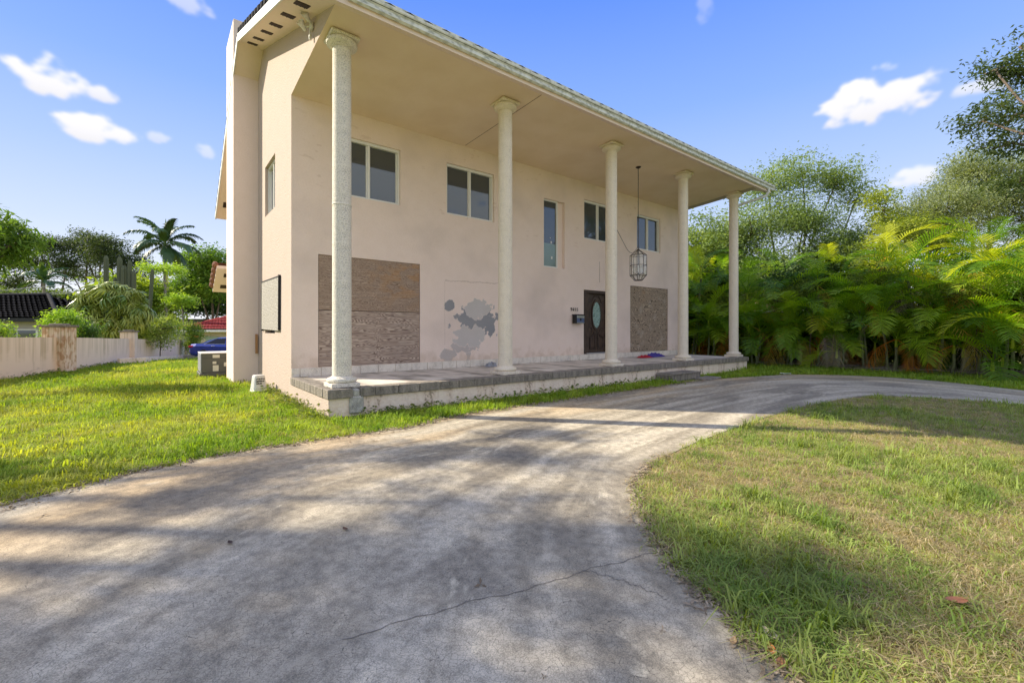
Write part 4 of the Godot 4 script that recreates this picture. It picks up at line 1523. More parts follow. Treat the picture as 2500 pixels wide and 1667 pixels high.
# ---------- boundary wall ----------
func make_boundary() -> void:
	var w := base("boundary_wall", Vector3.ZERO, "low pink plaster garden wall with stained square pillars on the left", "wall")
	var pts := [Vector2(-6.6, 10.0), Vector2(-3.4, 18.4), Vector2(-2.55, 20.6), Vector2(-1.15, 28.6), Vector2(1.45, 41.0)]
	var tops := [1.16, 1.15, 1.12, 0.93, 0.63]
	var along := 0.0
	for i in pts.size() - 1:
		var a: Vector2 = pts[i]
		var b: Vector2 = pts[i + 1]
		var d := (b - a).normalized()
		var nn := Vector2(d.y, -d.x) * 0.09   # towards the house
		var mb := MB.new()
		var ln := a.distance_to(b)
		for s in [1.0, -1.0]:
			var o: Vector2 = nn * (s as float)
			mb.quad_uv(P(a.x + o.x, a.y + o.y, -0.9), P(b.x + o.x, b.y + o.y, -1.2), P(b.x + o.x, b.y + o.y, tops[i + 1]), P(a.x + o.x, a.y + o.y, tops[i]), Vector3(o.x, 0, -o.y).normalized(), Vector3(o.x, 0, -o.y).normalized(), Vector3(o.x, 0, -o.y).normalized(), Vector3(o.x, 0, -o.y).normalized(), Vector2(along / 5.0, (tops[i] + 0.9) / 1.25), Vector2((along + ln) / 5.0, (tops[i + 1] + 1.2) / 1.25), Vector2((along + ln) / 5.0, 0.0), Vector2(along / 5.0, 0.0))
		mb.face([P(a.x + nn.x, a.y + nn.y, tops[i]), P(b.x + nn.x, b.y + nn.y, tops[i + 1]), P(b.x - nn.x, b.y - nn.y, tops[i + 1]), P(a.x - nn.x, a.y - nn.y, tops[i])], Vector3.UP)
		along += ln
		build("wall_panel", mb, M.boundary, w)
	for q in [[2, 0.30, 1.12], [3, 0.28, 0.93], [4, 0.24, 0.63]]:
		var p: Vector2 = pts[q[0]]
		var d: Vector2 = (p - pts[q[0] - 1]).normalized()
		var turn := Basis(Vector3.UP, atan2(-d.x, d.y) * 1.0)
		var mb := MB.new()
		var ht: float = q[2] + 0.33
		mb.box(P(p.x, p.y, (ht - 1.0) * 0.5), Vector3(q[1] * 2.0, ht + 1.0, q[1] * 2.0), 0.01, turn)
		for i in mb.t.size():
			mb.t[i] = Vector2(mb.t[i].x / 2.0, (ht - mb.v[i].y) / 2.0)
		var pil := build("pillar", mb, M.pillar_stain if q[0] == 2 else M.boundary, w, "nearest pillar, stained dark brown" if q[0] == 2 else "")
		mb = MB.new()
		mb.box(P(p.x, p.y, ht + 0.03), Vector3(q[1] * 2.0 + 0.10, 0.07, q[1] * 2.0 + 0.10), 0.012, turn)
		mb.box(P(p.x, p.y, ht + 0.085), Vector3(q[1] * 1.3, 0.06, q[1] * 1.3), 0.025, turn)
		build("cap", mb, M.coping, pil)
	# low kerb along the foot of the wall, and the kerb before the parked car
	var k := base("planter_kerb", Vector3.ZERO, "low pale kerb of the planting strip along the foot of the pink wall", "kerb")
	var mb := MB.new()
	var line := [Vector2(-1.35, 25.2), Vector2(-0.55, 26.0), Vector2(1.2, 37.0)]
	for i in 2:
		var a := P(line[i].x, line[i].y, land(line[i].y) + 0.11)
		var b := P(line[i + 1].x, line[i + 1].y, land(line[i + 1].y) + 0.11)
		mb.span(a, b, 0.14, 0.34, 0.015)
	build("kerb_stone", mb, M.stained, k)
	k = base("parking_kerb", Vector3.ZERO, "weathered concrete kerb between the lawn and the parked blue car", "kerb")
	mb = MB.new()
	mb.span(on_land(448, 31.0) + Vector3(0, 0.10, 0), on_land(640, 27.5) + Vector3(0, 0.10, 0), 0.2, 0.45, 0.03)
	build("kerb_stone", mb, M.mortar, k)


# ---------- street beyond ----------
func hip_house(called: String, label: String, o: Vector3, turn: float, wide: float, deep: float, eave: float, rise: float, wall: Material, roofm: Material, cols: int, rows: int, hip := -1.0) -> Node3D:
	# o: middle of the foot of the front wall; local x along the front, local +z towards the viewer
	var h := base(called, o, label, "house")
	h.rotation.y = turn
	var mb := MB.new()
	mb.box(Vector3(0, eave * 0.5 - 0.5, -deep * 0.5), Vector3(wide, eave + 1.0, deep))
	build("wall", mb, wall, h)
	var ov := 0.55
	var x := wide * 0.5 + ov
	var roof := Node3D.new()
	put(roof, "roof", h)
	mb = MB.new()
	var z0 := ov
	var z1 := -deep - ov
	var inset: float = hip if hip > 0.0 else (deep + 2.0 * ov) * 0.5
	var r0 := Vector3(-x + inset, eave + rise, (z0 + z1) * 0.5)
	var r1 := Vector3(x - inset, eave + rise, (z0 + z1) * 0.5)
	var a := Vector3(-x, eave, z0)
	var b := Vector3(x, eave, z0)
	var c := Vector3(x, eave, z1)
	var d := Vector3(-x, eave, z1)
	mb.face([a, b, c, d], Vector3.DOWN)
	mb.face([a, b, r1, r0], Vector3(0, 1, 1))
	mb.face([c, d, r0, r1], Vector3(0, 1, -1))
	mb.face([a, d, r0], Vector3(-1, 1, 0))
	mb.face([b, c, r1], Vector3(1, 1, 0))
	build("deck", mb, roofm, roof)
	# courses of tiles on the front and the two ends, cut along the hips
	mb = MB.new()
	for f in [[a, b, r0, r1], [d, a, r0, r0], [b, c, r1, r1]]:
		var e0: Vector3 = f[0]
		var e1: Vector3 = f[1]
		var t0: Vector3 = f[2]
		var t1: Vector3 = f[3]
		var nn := (e1 - e0).cross(t0 - e0).normalized()
		if nn.y < 0.0: nn = -nn
		for r in rows:
			var la := e0.lerp(t0, r / float(rows))
			var lb := e1.lerp(t1, r / float(rows))
			var ha := e0.lerp(t0, (r + 1.1) / float(rows))
			var hb := e1.lerp(t1, (r + 1.1) / float(rows))
			var n := maxi(1, int(cols * la.distance_to(lb) / wide))
			for q in n:
				for s in 3:
					var s0 := (q + s / 3.0) / n
					var s1 := (q + (s + 1) / 3.0) / n
					var h0 := sin(s / 3.0 * PI) * 0.05 + 0.11
					var h1 := sin((s + 1) / 3.0 * PI) * 0.05 + 0.11
					mb.face([la.lerp(lb, s0) + nn * h0, la.lerp(lb, s1) + nn * h1, ha.lerp(hb, s1) + nn * (h1 - 0.10), ha.lerp(hb, s0) + nn * (h0 - 0.10)], nn)
	build("tile_field", mb, roofm, roof).set_meta("kind", "stuff")
	mb = MB.new()
	for q in [[a, r0], [b, r1], [r0, r1]]:
		mb.tube([q[0] + Vector3(0, 0.08, 0), q[1] + Vector3(0, 0.08, 0)], [0.11, 0.11], 6)
	build("hip_cap", mb, roofm, roof)
	mb = MB.new()
	mb.box(Vector3(0, eave - 0.08, ov + 0.01), Vector3(x * 2.0, 0.2, 0.04))
	mb.box(Vector3(-x, eave - 0.08, -deep * 0.5), Vector3(0.04, 0.2, deep + ov * 2.0))
	mb.box(Vector3(x, eave - 0.08, -deep * 0.5), Vector3(0.04, 0.2, deep + ov * 2.0))
	build("fascia", mb, M.black if roofm == M.dark_tile else M.offwhite, roof)
	return h


func make_street() -> void:
	# dark-tiled house behind the wall on the left
	var o := on_land(30, 30.0)
	var turn := atan2(-C, S) * 1.0
	var pale := skin(M.plaster.albedo_texture, 0.9, 2.0, null, 0.5, g8(206, 214, 222))
	var h := hip_house("dark_roofed_house", "low grey-blue house with a dark tiled hip roof behind the pink wall", on_land(-140, 25.0), turn - 0.12, 15.0, 5.0, 2.68, 1.45, pale, M.dark_tile, 44, 13, 4.6)
	var mb := MB.new()
	mb.box(Vector3(4.9, 1.65, 0.04), Vector3(2.6, 0.95, 0.08))
	var wf := build("window", mb, M.white, h)
	for k in 4:
		mb = MB.new()
		mb.box(Vector3(4.3 + 1.2 * (k % 2), 1.42 + 0.44 * (k / 2), 0.085), Vector3(1.1, 0.38, 0.02))
		build("pane", mb, M.glass, wf)
	mb = MB.new()
	mb.box(Vector3(1.3, 1.2, 0.5), Vector3(2.6, 2.6, 1.6))
	build("yellow_wall", mb, paint(g8(214, 206, 150), 0.9), h)
	mb = MB.new()
	mb.box(Vector3(1.0, 2.66, 0.75), Vector3(4.4, 0.2, 2.8), 0.03)
	build("porch_roof", mb, M.dark_tile, h)
	# white garage with red tiles
	h = hip_house("red_roofed_house", "white house with a red tiled roof behind the parked blue car", on_land(625, 44.0) + Vector3(0, -0.35, 0), turn - 0.05, 14.5, 8.0, 2.75, 1.9, skin(M.plaster.albedo_texture, 0.8, 2.0, null, 0.5, g8(236, 242, 250)), M.red_tile, 46, 12)
	mb = MB.new()
	mb.box(Vector3(-4.5, 1.45, 0.03), Vector3(1.25, 1.25, 0.06))
	build("window", mb, paint(g8(168, 186, 172), 0.3), h)
	mb = MB.new()
	mb.box(Vector3(0, 2.56, 0.62), Vector3(15.3, 0.12, 0.12), 0.02)
	build("gutter", mb, M.white, h)
	# flat grey roof farther off
	var g := base("flat_roofed_house", on_land(470, 62.0), "flat grey roof of a far house showing above the red tiles", "house")
	g.rotation.y = turn
	mb = MB.new()
	mb.box(Vector3(0, 1.6, -3), Vector3(8.0, 3.6, 6.0))
	build("wall", mb, M.offwhite, g)
	mb = MB.new()
	mb.box(Vector3(0, 3.65, -3), Vector3(9.0, 0.5, 7.0), 0.05)
	build("roof", mb, M.grey_roof, g)
	# terracotta house beyond the palms on the right
	hip_house("terracotta_house", "terracotta-roofed house glimpsed through the palm hedge on the right", on_land(1850, 31.0), -0.66 - 0.9, 11.0, 8.0, 2.7, 2.0, skin(M.plaster.albedo_texture, 0.9, 2.0, null, 0.5, g8(226, 160, 128)), M.clay_tile, 34, 10)
	make_car()
	# concrete poles and wires
	for q in [[384, 42.0, 6.6, 0.20, "thick grey concrete pole, left one of the pair by the papaya trunk"], [399, 47.0, 4.4, 0.15, "thinner grey concrete pole, right one of the pair behind the papaya trunk"]]:
		var p := on_land(q[0], q[1])
		mb = MB.new()
		mb.tube([Vector3(0, -0.5, 0), Vector3(0, q[2], 0)], [q[3], (q[3] as float) * 0.8], 12)
		var pole := base("concrete_pole", p, q[4], "pole", "concrete poles by the papaya")
		build("shaft", mb, M.pole, pole)
		mb = MB.new()
		mb.box(Vector3(0, (q[2] as float) - 0.5, 0), Vector3(0.9, 0.09, 0.09), 0.01)
		build("crossbar", mb, M.pole, pole)
	var wires := [[[-300, 735], [80, 702], [290, 684], "upper pale power line in front of the far trees"], [[-300, 742], [100, 717], [395, 690], "middle pale power line dipping above the dark tiled roof"], [[-300, 752], [120, 719], [400, 697], "lower pale power line dipping above the dark tiled roof"]]
	for q in wires:
		var a := at(q[0][0], q[0][1], 30.0)
		var m := at(q[1][0], q[1][1], 35.0)
		var b := at(q[2][0], q[2][1], 42.0)
		var line := []
		var rr := []
		for s in 25:
			var t := s / 24.0
			line.append(a * (1 - t) * (1 - t) + (m * 2.0 - (a + b) * 0.5) * 2.0 * t * (1 - t) + b * t * t)
			rr.append(0.016)
		mb = MB.new()
		mb.tube(line, rr, 5)
		tag(build("power_line", mb, paint(g8(190, 188, 180), 0.6)), q[3], "power line", "power lines on the left")


func make_car() -> void:
	var p := on_land(478, 30.0)
	var car := base("parked_car", p, "dark blue saloon car parked beyond the lawn, its tail towards the wall", "car")
	car.rotation.y = -atan2(C, S) + 0.10
	# x: from the tail forwards; rows: x, half width, floor, waist, shoulder width
	var body := [[0.0, 0.72, 0.42, 0.86], [0.10, 0.84, 0.30, 1.00], [0.45, 0.90, 0.22, 1.04], [1.2, 0.92, 0.20, 1.02], [2.4, 0.92, 0.20, 0.99], [3.5, 0.92, 0.20, 0.96], [4.3, 0.88, 0.22, 0.86], [4.75, 0.76, 0.30, 0.72]]
	var shell := func(rows: Array, sect: Callable, caps: bool) -> MB:
		var b := MB.new()
		var rings := []
		for r in rows: rings.append(sect.call(r))
		for i in rings.size() - 1:
			for j in rings[i].size():
				var k: int = (j + 1) % rings[i].size()
				var c: Vector3 = (rings[i][j] + rings[i][k]) * 0.5
				b.face([rings[i][j], rings[i + 1][j], rings[i + 1][k], rings[i][k]], Vector3(0, c.y - 0.6, c.z))
		if caps:
			b.face(rings[0], Vector3.LEFT)
			b.face(rings[-1], Vector3.RIGHT)
		return b
	var blue := paint(g8(30, 54, 150), 0.22, 0.2)
	blue.clearcoat_enabled = true
	blue.clearcoat = 1.0
	blue.clearcoat_roughness = 0.05
	var low := func(r: Array) -> Array:
		var x: float = r[0]
		var w: float = r[1]
		return [Vector3(x, r[2], -w + 0.06), Vector3(x, r[2] + 0.14, -w), Vector3(x, r[3] - 0.16, -w), Vector3(x, r[3], -w + 0.13), Vector3(x, r[3] + 0.02, 0), Vector3(x, r[3], w - 0.13), Vector3(x, r[3] - 0.16, w), Vector3(x, r[2] + 0.14, w), Vector3(x, r[2], w - 0.06)]
	build("body", shell.call(body, low, true), blue, car)
	var top := [[0.62, 1.02, 0.74], [1.1, 1.26, 0.66], [1.65, 1.42, 0.60], [2.3, 1.46, 0.60], [2.9, 1.42, 0.61], [3.5, 1.18, 0.70], [3.85, 0.98, 0.76]]
	var cabin := func(r: Array) -> Array:
		return [Vector3(r[0], 0.93, -0.82), Vector3(r[0], maxf(0.96, r[1] - 0.06), -r[2]), Vector3(r[0], r[1], -r[2] + 0.14), Vector3(r[0], r[1] + 0.01, 0), Vector3(r[0], r[1], r[2] - 0.14), Vector3(r[0], maxf(0.96, r[1] - 0.06), r[2]), Vector3(r[0], 0.93, 0.82)]
	build("roof", shell.call(top, cabin, true), blue, car)
	var dark := paint(g8(30, 36, 52), 0.05, 0.3)
	var chrome := paint(g8(214, 218, 224), 0.15, 0.9)
	for s in [-1.0, 1.0]:
		var lean := func(x: float, y: float) -> Vector3:
			var tt := clampf((y - 0.93) / 0.45, 0.0, 1.0)
			return Vector3(x, y, s * (0.83 - 0.20 * tt))
		for q in [[[1.0, 1.02], [1.62, 1.34], [2.2, 1.37], [2.2, 1.01]], [[2.28, 1.01], [2.28, 1.37], [2.85, 1.33], [3.35, 1.02]]]:
			var b := MB.new()
			var pts := []
			for e in q: pts.append(lean.call(e[0], e[1]))
			b.face(pts, Vector3(0, 0, s))
			build("side_window", b, dark, car)
		var b := MB.new()
		var ring := []
		var rr := []
		for e in [[0.92, 1.0], [1.58, 1.37], [2.2, 1.40], [2.86, 1.36], [3.42, 1.0], [0.92, 1.0]]:
			ring.append(lean.call(e[0], e[1]))
			rr.append(0.014)
		b.tube(ring, rr, 5, false)
		build("window_trim", b, chrome, car)
		b = MB.new()
		b.box(Vector3(1.55, 0.88, s * 0.93), Vector3(0.20, 0.03, 0.03), 0.01)
		b.box(Vector3(2.75, 0.87, s * 0.93), Vector3(0.20, 0.03, 0.03), 0.01)
		build("door_handle", b, chrome, car)
		b = MB.new()
		b.box(Vector3(0.16, 0.84, s * 0.72), Vector3(0.34, 0.15, 0.30), 0.04)
		build("tail_light", b, paint(g8(176, 24, 34), 0.2), car)
		for x in [0.95, 3.75]:
			b = MB.new()
			b.lathe(Vector3.ZERO, [Vector2(0.2, -0.11), Vector2(0.31, -0.11), Vector2(0.33, -0.07), Vector2(0.33, 0.07), Vector2(0.31, 0.11), Vector2(0.2, 0.11)], 24)
			var wheel := build("wheel", b, M.black, car)
			wheel.position = Vector3(x, 0.33, s * 0.83)
			wheel.rotation.x = PI * 0.5
			b = MB.new()
			b.lathe(Vector3.ZERO, [Vector2(0.0, -0.08), Vector2(0.2, -0.1), Vector2(0.21, 0.1), Vector2(0.0, 0.08)], 12)
			build("rim", b, chrome, wheel)
	var bb := MB.new()
	bb.box(Vector3(0.03, 0.55, 0), Vector3(0.12, 0.22, 1.5), 0.05)
	build("rear_bumper", bb, blue, car)
	bb = MB.new()
	bb.box(Vector3(-0.01, 0.80, 0), Vector3(0.03, 0.06, 0.9), 0.01)
	build("chrome_strip", bb, chrome, car)


# ---------- vegetation ----------
func sprig(leaves: int, spread: float, long: float, wide: float, droop := 0.2, flat := 0.7) -> ArrayMesh:   # a small spray of leaves
	var mb := MB.new()
	mb.colored = true
	for k in leaves:
		var o := Vector3(rng.randfn(), rng.randfn() * flat, rng.randfn()) * spread
		var a := rng.randf() * TAU
		var dir := Vector3(cos(a), rng.randf_range(-0.6, 0.5) - droop, sin(a)).normalized()
		var side := dir.cross(Vector3(rng.randfn() * 0.5, 1, rng.randfn() * 0.5)).normalized()
		var up := side.cross(dir)
		var l := long * rng.randf_range(0.7, 1.25)
		var w := wide * rng.randf_range(0.8, 1.2)
		var s := rng.randf_range(0.75, 1.2)
		mb.tint = Color(s, s, s)
		var m := o + dir * l * 0.45 - up * w * 0.12
		mb.face([o, m + side * w * 0.5, o + dir * l], up + side * -0.2)
		mb.face([o, m - side * w * 0.5, o + dir * l], up + side * 0.2)
	return mb.mesh()


func limb(mb: MB, a: Vector3, b: Vector3, r0: float, r1: float, bend: float) -> void:
	var pts := []
	var rad := []
	var off := Vector3(rng.randfn(), rng.randfn() * 0.4, rng.randfn()) * bend * a.distance_to(b)
	for s in 6:
		var t := s / 5.0
		pts.append(a.lerp(b, t) + off * sin(t * PI) + Vector3.UP * (-0.08) * a.distance_to(b) * sin(t * PI))
		rad.append(lerpf(r0, r1, t))
	mb.tube(pts, rad, 6)


# lobes: [offset from the foot, radii, number of clumps]; a clump is clusters sprigs within reach
func tree(called: String, label: String, category: String, o: Vector3, trunk: Array, lobes: Array, leaf: Mesh, clusters: int, reach: float, ca: Color, cb: Color, size := 1.0, bark: Material = null, group := "", m: Material = null, hollow := 0.45) -> Node3D:
	var t := base(called, o, label, category, group)
	var mb := MB.new()
	var fork: Vector3 = trunk[-1][0]
	if trunk.size() > 1:
		var pts := []
		var rad := []
		for q in trunk:
			pts.append(q[0])
			rad.append(q[1])
		mb.tube(pts, rad, 9)
	var places := []
	var tints := PackedColorArray()
	for lb in lobes:
		var c: Vector3 = lb[0]
		var r: Vector3 = lb[1]
		if trunk.size() > 1:
			limb(mb, fork, c - Vector3(0, r.y * 0.3, 0), (trunk[-1][1] as float) * 0.75, 0.03, 0.06)
		for k in int(lb[2]):
			var d := Vector3(rng.randfn(), rng.randfn(), rng.randfn()).normalized()
			var p := c + d * r * pow(rng.randf(), hollow)
			if trunk.size() > 1 and k % 3 == 0:
				limb(mb, c - Vector3(0, r.y * 0.3, 0), p, (trunk[-1][1] as float) * 0.25 + 0.01, 0.012, 0.08)
			var shade := rng.randf()
			for q in clusters:
				var e := Vector3(rng.randfn(), rng.randfn() * 0.6, rng.randfn()) * reach
				places.append(Transform3D(Basis.from_euler(Vector3(rng.randfn() * 0.5, rng.randf() * TAU, rng.randfn() * 0.5)) * (size * rng.randf_range(0.7, 1.3)), p + e))
				var col := ca.lerp(cb, clampf(shade * 0.7 + rng.randf() * 0.4, 0.0, 1.0))
				col.a = 1.0
				tints.append(col)
	if mb.v.size():
		build("trunk", mb, bark if bark else M.bark, t)
	scatter("crown", leaf, m if m else M.leaf, places, tints, t)
	return t


func frond_mesh(long: float, rise: float, droop: float, pairs: int, leaf: float, wide: float, vee: float, stalk := 0.12, hang := 0.5) -> ArrayMesh:   # an arching feather leaf along +x
	var mb := MB.new()
	mb.colored = true
	var pts := []
	var rad := []
	var dirs := []
	var p := Vector3.ZERO
	var n := 18
	for s in n + 1:
		var t := s / float(n)
		var a := rise - droop * pow(t, 1.35)
		var d := Vector3(cos(a), sin(a), 0.06 * sin(t * 3.0))
		pts.append(p)
		dirs.append(d.normalized())
		rad.append(lerpf(0.016, 0.003, t) * long / 1.8)
		p += d.normalized() * long / n
	mb.tint = Color(1.1, 1.0, 0.6)
	mb.tube(pts, rad, 4, false)
	for k in pairs:
		var t := stalk + (1.0 - stalk) * (k + 0.5) / pairs
		var i := mini(int(t * n), n - 1)
		var o: Vector3 = (pts[i] as Vector3).lerp(pts[i + 1], t * n - i)
		var d: Vector3 = dirs[i]
		var up := Vector3(-d.y, d.x, 0).normalized()
		var u := (t - stalk) / (1.0 - stalk)
		var ll := leaf * (0.45 + 0.75 * sin(PI * clampf(u * 0.85 + 0.12, 0.0, 1.0))) * rng.randf_range(0.9, 1.08)
		for sd in [-1.0, 1.0]:
			var out := (Vector3(0, 0, sd) * 0.85 + d * (0.45 + 0.5 * u) + up * (vee + rng.randf_range(-0.12, 0.12))).normalized()
			var w := wide * rng.randf_range(0.85, 1.1)
			var acr := (d - out * d.dot(out)).normalized()
			var m := o + out * ll * 0.55
			var e := o + out * ll + Vector3.DOWN * ll * hang * rng.randf_range(0.5, 1.1)
			var s := rng.randf_range(0.8, 1.15)
			mb.tint = Color(s, s, s * 0.9)
			mb.face([o - acr * w * 0.35, o + acr * w * 0.35, m + acr * w * 0.5, m - acr * w * 0.5], up)
			mb.face([m - acr * w * 0.5, m + acr * w * 0.5, e], up)
	return mb.mesh()


func tinted(c: Color, back := 0.7) -> StandardMaterial3D:
	var m := leafy(back, 0.45)
	m.albedo_color = c
	return m


func make_palm_hedge() -> void:
	var shapes := []
	for q in [[1.9, 1.25, 1.3], [2.1, 1.0, 1.7], [1.9, 0.75, 2.0], [1.7, 0.45, 1.9], [1.6, 0.15, 1.5], [2.2, 1.15, 2.3]]:
		shapes.append(frond_mesh(q[0] * 0.98, q[1], q[2], 23, 0.47, 0.034, 0.30, 0.2, 0.2))
	var withered := frond_mesh(1.5, 0.1, 1.7, 17, 0.44, 0.018, 0.0, 0.2, 0.6)
	var greens := [tinted(g8(140, 180, 50), 1.1), tinted(g8(172, 200, 50), 1.1), tinted(g8(118, 160, 52), 1.1), tinted(g8(206, 212, 60), 1.1), tinted(g8(232, 218, 72), 1.1)]
	var old := [tinted(g8(236, 140, 44), 0.9), tinted(g8(176, 160, 136), 0.3), tinted(g8(214, 180, 84), 0.8)]
	var ring := skin(ramp(256, 256, stretched(256, 256, 256, 24, 141, 0.09, 2), [[60, g8(112, 108, 84)], [140, g8(128, 138, 92)], [200, g8(96, 92, 66)]]), 0.8, 0.6)
	# u, back, height of the tallest stem, number of stems, yellowness 0..1, what sets it apart
	var palms := [
		[18.4, 1.3, 1.7, 2, 0.3, "low areca palm at the near end of the hedge, beside the grass verge"],
		[19.1, 1.9, 3.0, 3, 0.5, "tall yellow-green areca palm at the near end of the hedge"],
		[18.8, 2.7, 1.4, 3, 0.1, "broad deep green areca palm with big low fronds at the hedge foot"],
		[19.8, 3.3, 3.0, 3, 0.6, "areca palm with yellow-lit fronds above the big low green one"],
		[18.7, 3.9, 1.5, 2, 0.15, "low areca palm beside the palm with an orange frond"],
		[19.0, 4.5, 2.1, 2, 0.2, "areca palm holding one bright orange frond and one grey one"],
		[18.6, 5.2, 1.2, 2, 0.1, "small low green areca palm at the middle of the hedge foot"],
		[19.1, 5.7, 2.7, 2, 0.45, "areca palm with fronds curling down like hooks at mid hedge"],
		[18.4, 6.3, 1.5, 3, 0.1, "dark green areca palm with wide fronds left of the mid-hedge stem"],
		[18.9, 7.1, 2.5, 2, 0.25, "leaning areca palm near the dark crooked trunk"],
		[18.1, 7.9, 1.3, 2, 0.05, "low shaded areca palm just right of the last column"],
		[18.8, 8.7, 2.6, 2, 0.15, "shaded areca palm behind the last column"],
		[17.9, 9.6, 1.5, 2, 0.05, "low dark areca palm behind the porch end"],
		[18.4, 10.6, 3.6, 2, 0.35, "slim areca palm with an orange-tipped crown between the last two columns"],
		[17.7, 11.6, 1.8, 3, 0.05, "dark areca palm at the side of the house, nearest the wall"],
		[18.3, 12.8, 4.0, 3, 0.2, "tall areca palm at the side of the house"],
		[20.8, 2.2, 3.5, 3, 0.55, "tallest yellow areca palm behind the near end of the hedge"],
		[21.2, 4.0, 3.8, 3, 0.5, "tall areca palm in the back row behind the orange frond"],
		[21.0, 6.0, 3.4, 3, 0.35, "back-row areca palm behind the hooked fronds"],
		[21.4, 8.2, 3.3, 3, 0.2, "back-row areca palm right of the terracotta roof"],
		[20.6, 10.2, 3.2, 3, 0.1, "back-row areca palm left of the terracotta roof"],
		[20.8, 12.4, 3.9, 3, 0.15, "back-row areca palm behind the slim crown"],
		[17.5, 14.2, 2.8, 3, 0.1, "farthest areca palm down the side of the house"],
		[17.7, 0.5, 2.2, 2, 0.4, "areca palm at the edge of the picture beside the fallen grey fronds"],
		[20.4, 0.9, 2.7, 3, 0.55, "golden areca palm at the right edge behind the verge"],
	]
	for q in palms:
		var b := base("areca_palm", P(q[0], q[1], land(q[1])), q[5], "palm", "areca palms of the hedge")
		for s in int(q[3]) + 1:
			var a := rng.randf() * TAU
			var ht: float = q[2] * (1.0 if s == 0 else (rng.randf_range(0.45, 0.85) if s < int(q[3]) else clampf(rng.randf_range(0.2, 0.7) / float(q[2]), 0.08, 0.8)))
			var foot := Vector3(cos(a), 0, sin(a)) * 0.16 * s
			var tip := foot + Vector3(cos(a) * 0.22 * ht * 0.5, ht, sin(a) * 0.22 * ht * 0.5)
			var mb := MB.new()
			mb.tube([foot, foot.lerp(tip, 0.5) + Vector3(0.02, 0, 0.03), tip], [0.042, 0.036, 0.04], 7)
			build("stem", mb, ring, b)
			mb = MB.new()
			mb.tube([tip, tip + Vector3(0, 0.35, 0)], [0.045, 0.02], 7)
			build("crownshaft", mb, greens[1], b)
			var nf := rng.randi_range(7, 9) if s < int(q[3]) else 6
			for k in nf:
				var dead := rng.randf() < ((0.12 if k < nf - 1 else 0.5) if s < int(q[3]) else 0.03)
				var shape: int = mini(5, int(5.0 * (k + 0.5 * rng.randf()) / nf))
				if k == nf - 2: shape = 5
				var g: int = clampi(int(rng.randf() * 2.2 + float(q[4]) * 3.0), 0, 4)
				var m: Material = old[rng.randi() % 3] if dead else greens[g]
				var f := part("frond", shapes[shape] if not dead else withered, m, b, tip + Vector3(0, 0.25, 0))
				f.basis = Basis(Vector3.UP, a + k * 2.4 + rng.randf_range(-0.3, 0.3)) * Basis(Vector3(0, 0, 1), (rng.randf_range(-0.15, 0.15) if not dead else -0.5)) * rng.randf_range(0.8, 1.12)
	# dead fronds and twigs on the ground below
	for q in [[17.5, 0.9, 0.4, "grey dry palm frond curled on the ground nearest the right edge of the hedge"], [18.1, 2.3, 2.2, "dry palm frond lying flat under the big low green palm"], [18.3, 4.1, 3.6, "dry brown palm frond below the orange frond of the hedge"], [18.2, 6.6, 5.0, "dry palm frond on the ground at the middle of the hedge foot"], [18.6, 9.0, 1.2, "dry palm frond on the ground behind the last column"]]:
		var dead := base("fallen_frond", P(q[0], q[1], 0.04), q[3], "frond", "dry fronds under the palm hedge")
		var f := part("feather", withered, old[1], dead)
		f.basis = Basis(Vector3.UP, q[2]) * Basis(Vector3(1, 0, 0), 0.3) * 0.8
	var mb := MB.new()
	mb.colored = true
	for k in 5:
		var a := rng.randf() * TAU
		var o := Vector3(rng.randfn(), 0, rng.randfn()) * 0.1
		mb.tint = Color.WHITE * rng.randf_range(0.7, 1.1)
		mb.span(o, o + Vector3(cos(a), 0.12 * rng.randf(), sin(a)) * rng.randf_range(0.2, 0.5), 0.012, 0.008)
	var twig := mb.mesh()
	var spots := []
	var tints := PackedColorArray()
	for k in 420:
		spots.append(Transform3D(Basis(Vector3.UP, rng.randf() * TAU), P(18.0 + rng.randf() * 3.0, rng.randf_range(-1.0, 13.0), 0.04 + 0.1 * rng.randf())))
		tints.append(Color(0.20, 0.16, 0.11).lerp(Color(0.36, 0.32, 0.26), rng.randf()))
	tag(scatter("dead_sticks", twig, M.dry, spots, tints), "tangle of dead sticks and frond stalks under the palm hedge", "debris")
	# leafy undergrowth that closes the hedge
	var under := sprig(9, 0.16, 0.15, 0.075, 0.3)
	spots = []
	tints = PackedColorArray()
	for k in 13000:
		var v := rng.randf_range(-3.0, 16.0)
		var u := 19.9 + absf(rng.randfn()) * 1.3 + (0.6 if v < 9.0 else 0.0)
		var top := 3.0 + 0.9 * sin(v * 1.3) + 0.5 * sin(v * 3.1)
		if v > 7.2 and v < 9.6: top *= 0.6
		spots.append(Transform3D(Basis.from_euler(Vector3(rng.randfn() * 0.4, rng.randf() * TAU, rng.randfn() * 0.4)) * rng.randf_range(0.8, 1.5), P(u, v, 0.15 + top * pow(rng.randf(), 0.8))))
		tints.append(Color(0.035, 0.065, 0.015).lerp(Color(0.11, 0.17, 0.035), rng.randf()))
	tag(scatter("hedge_foliage", under, M.leaf, spots, tints), "dark leafy undergrowth between the stems of the palm hedge", "undergrowth")


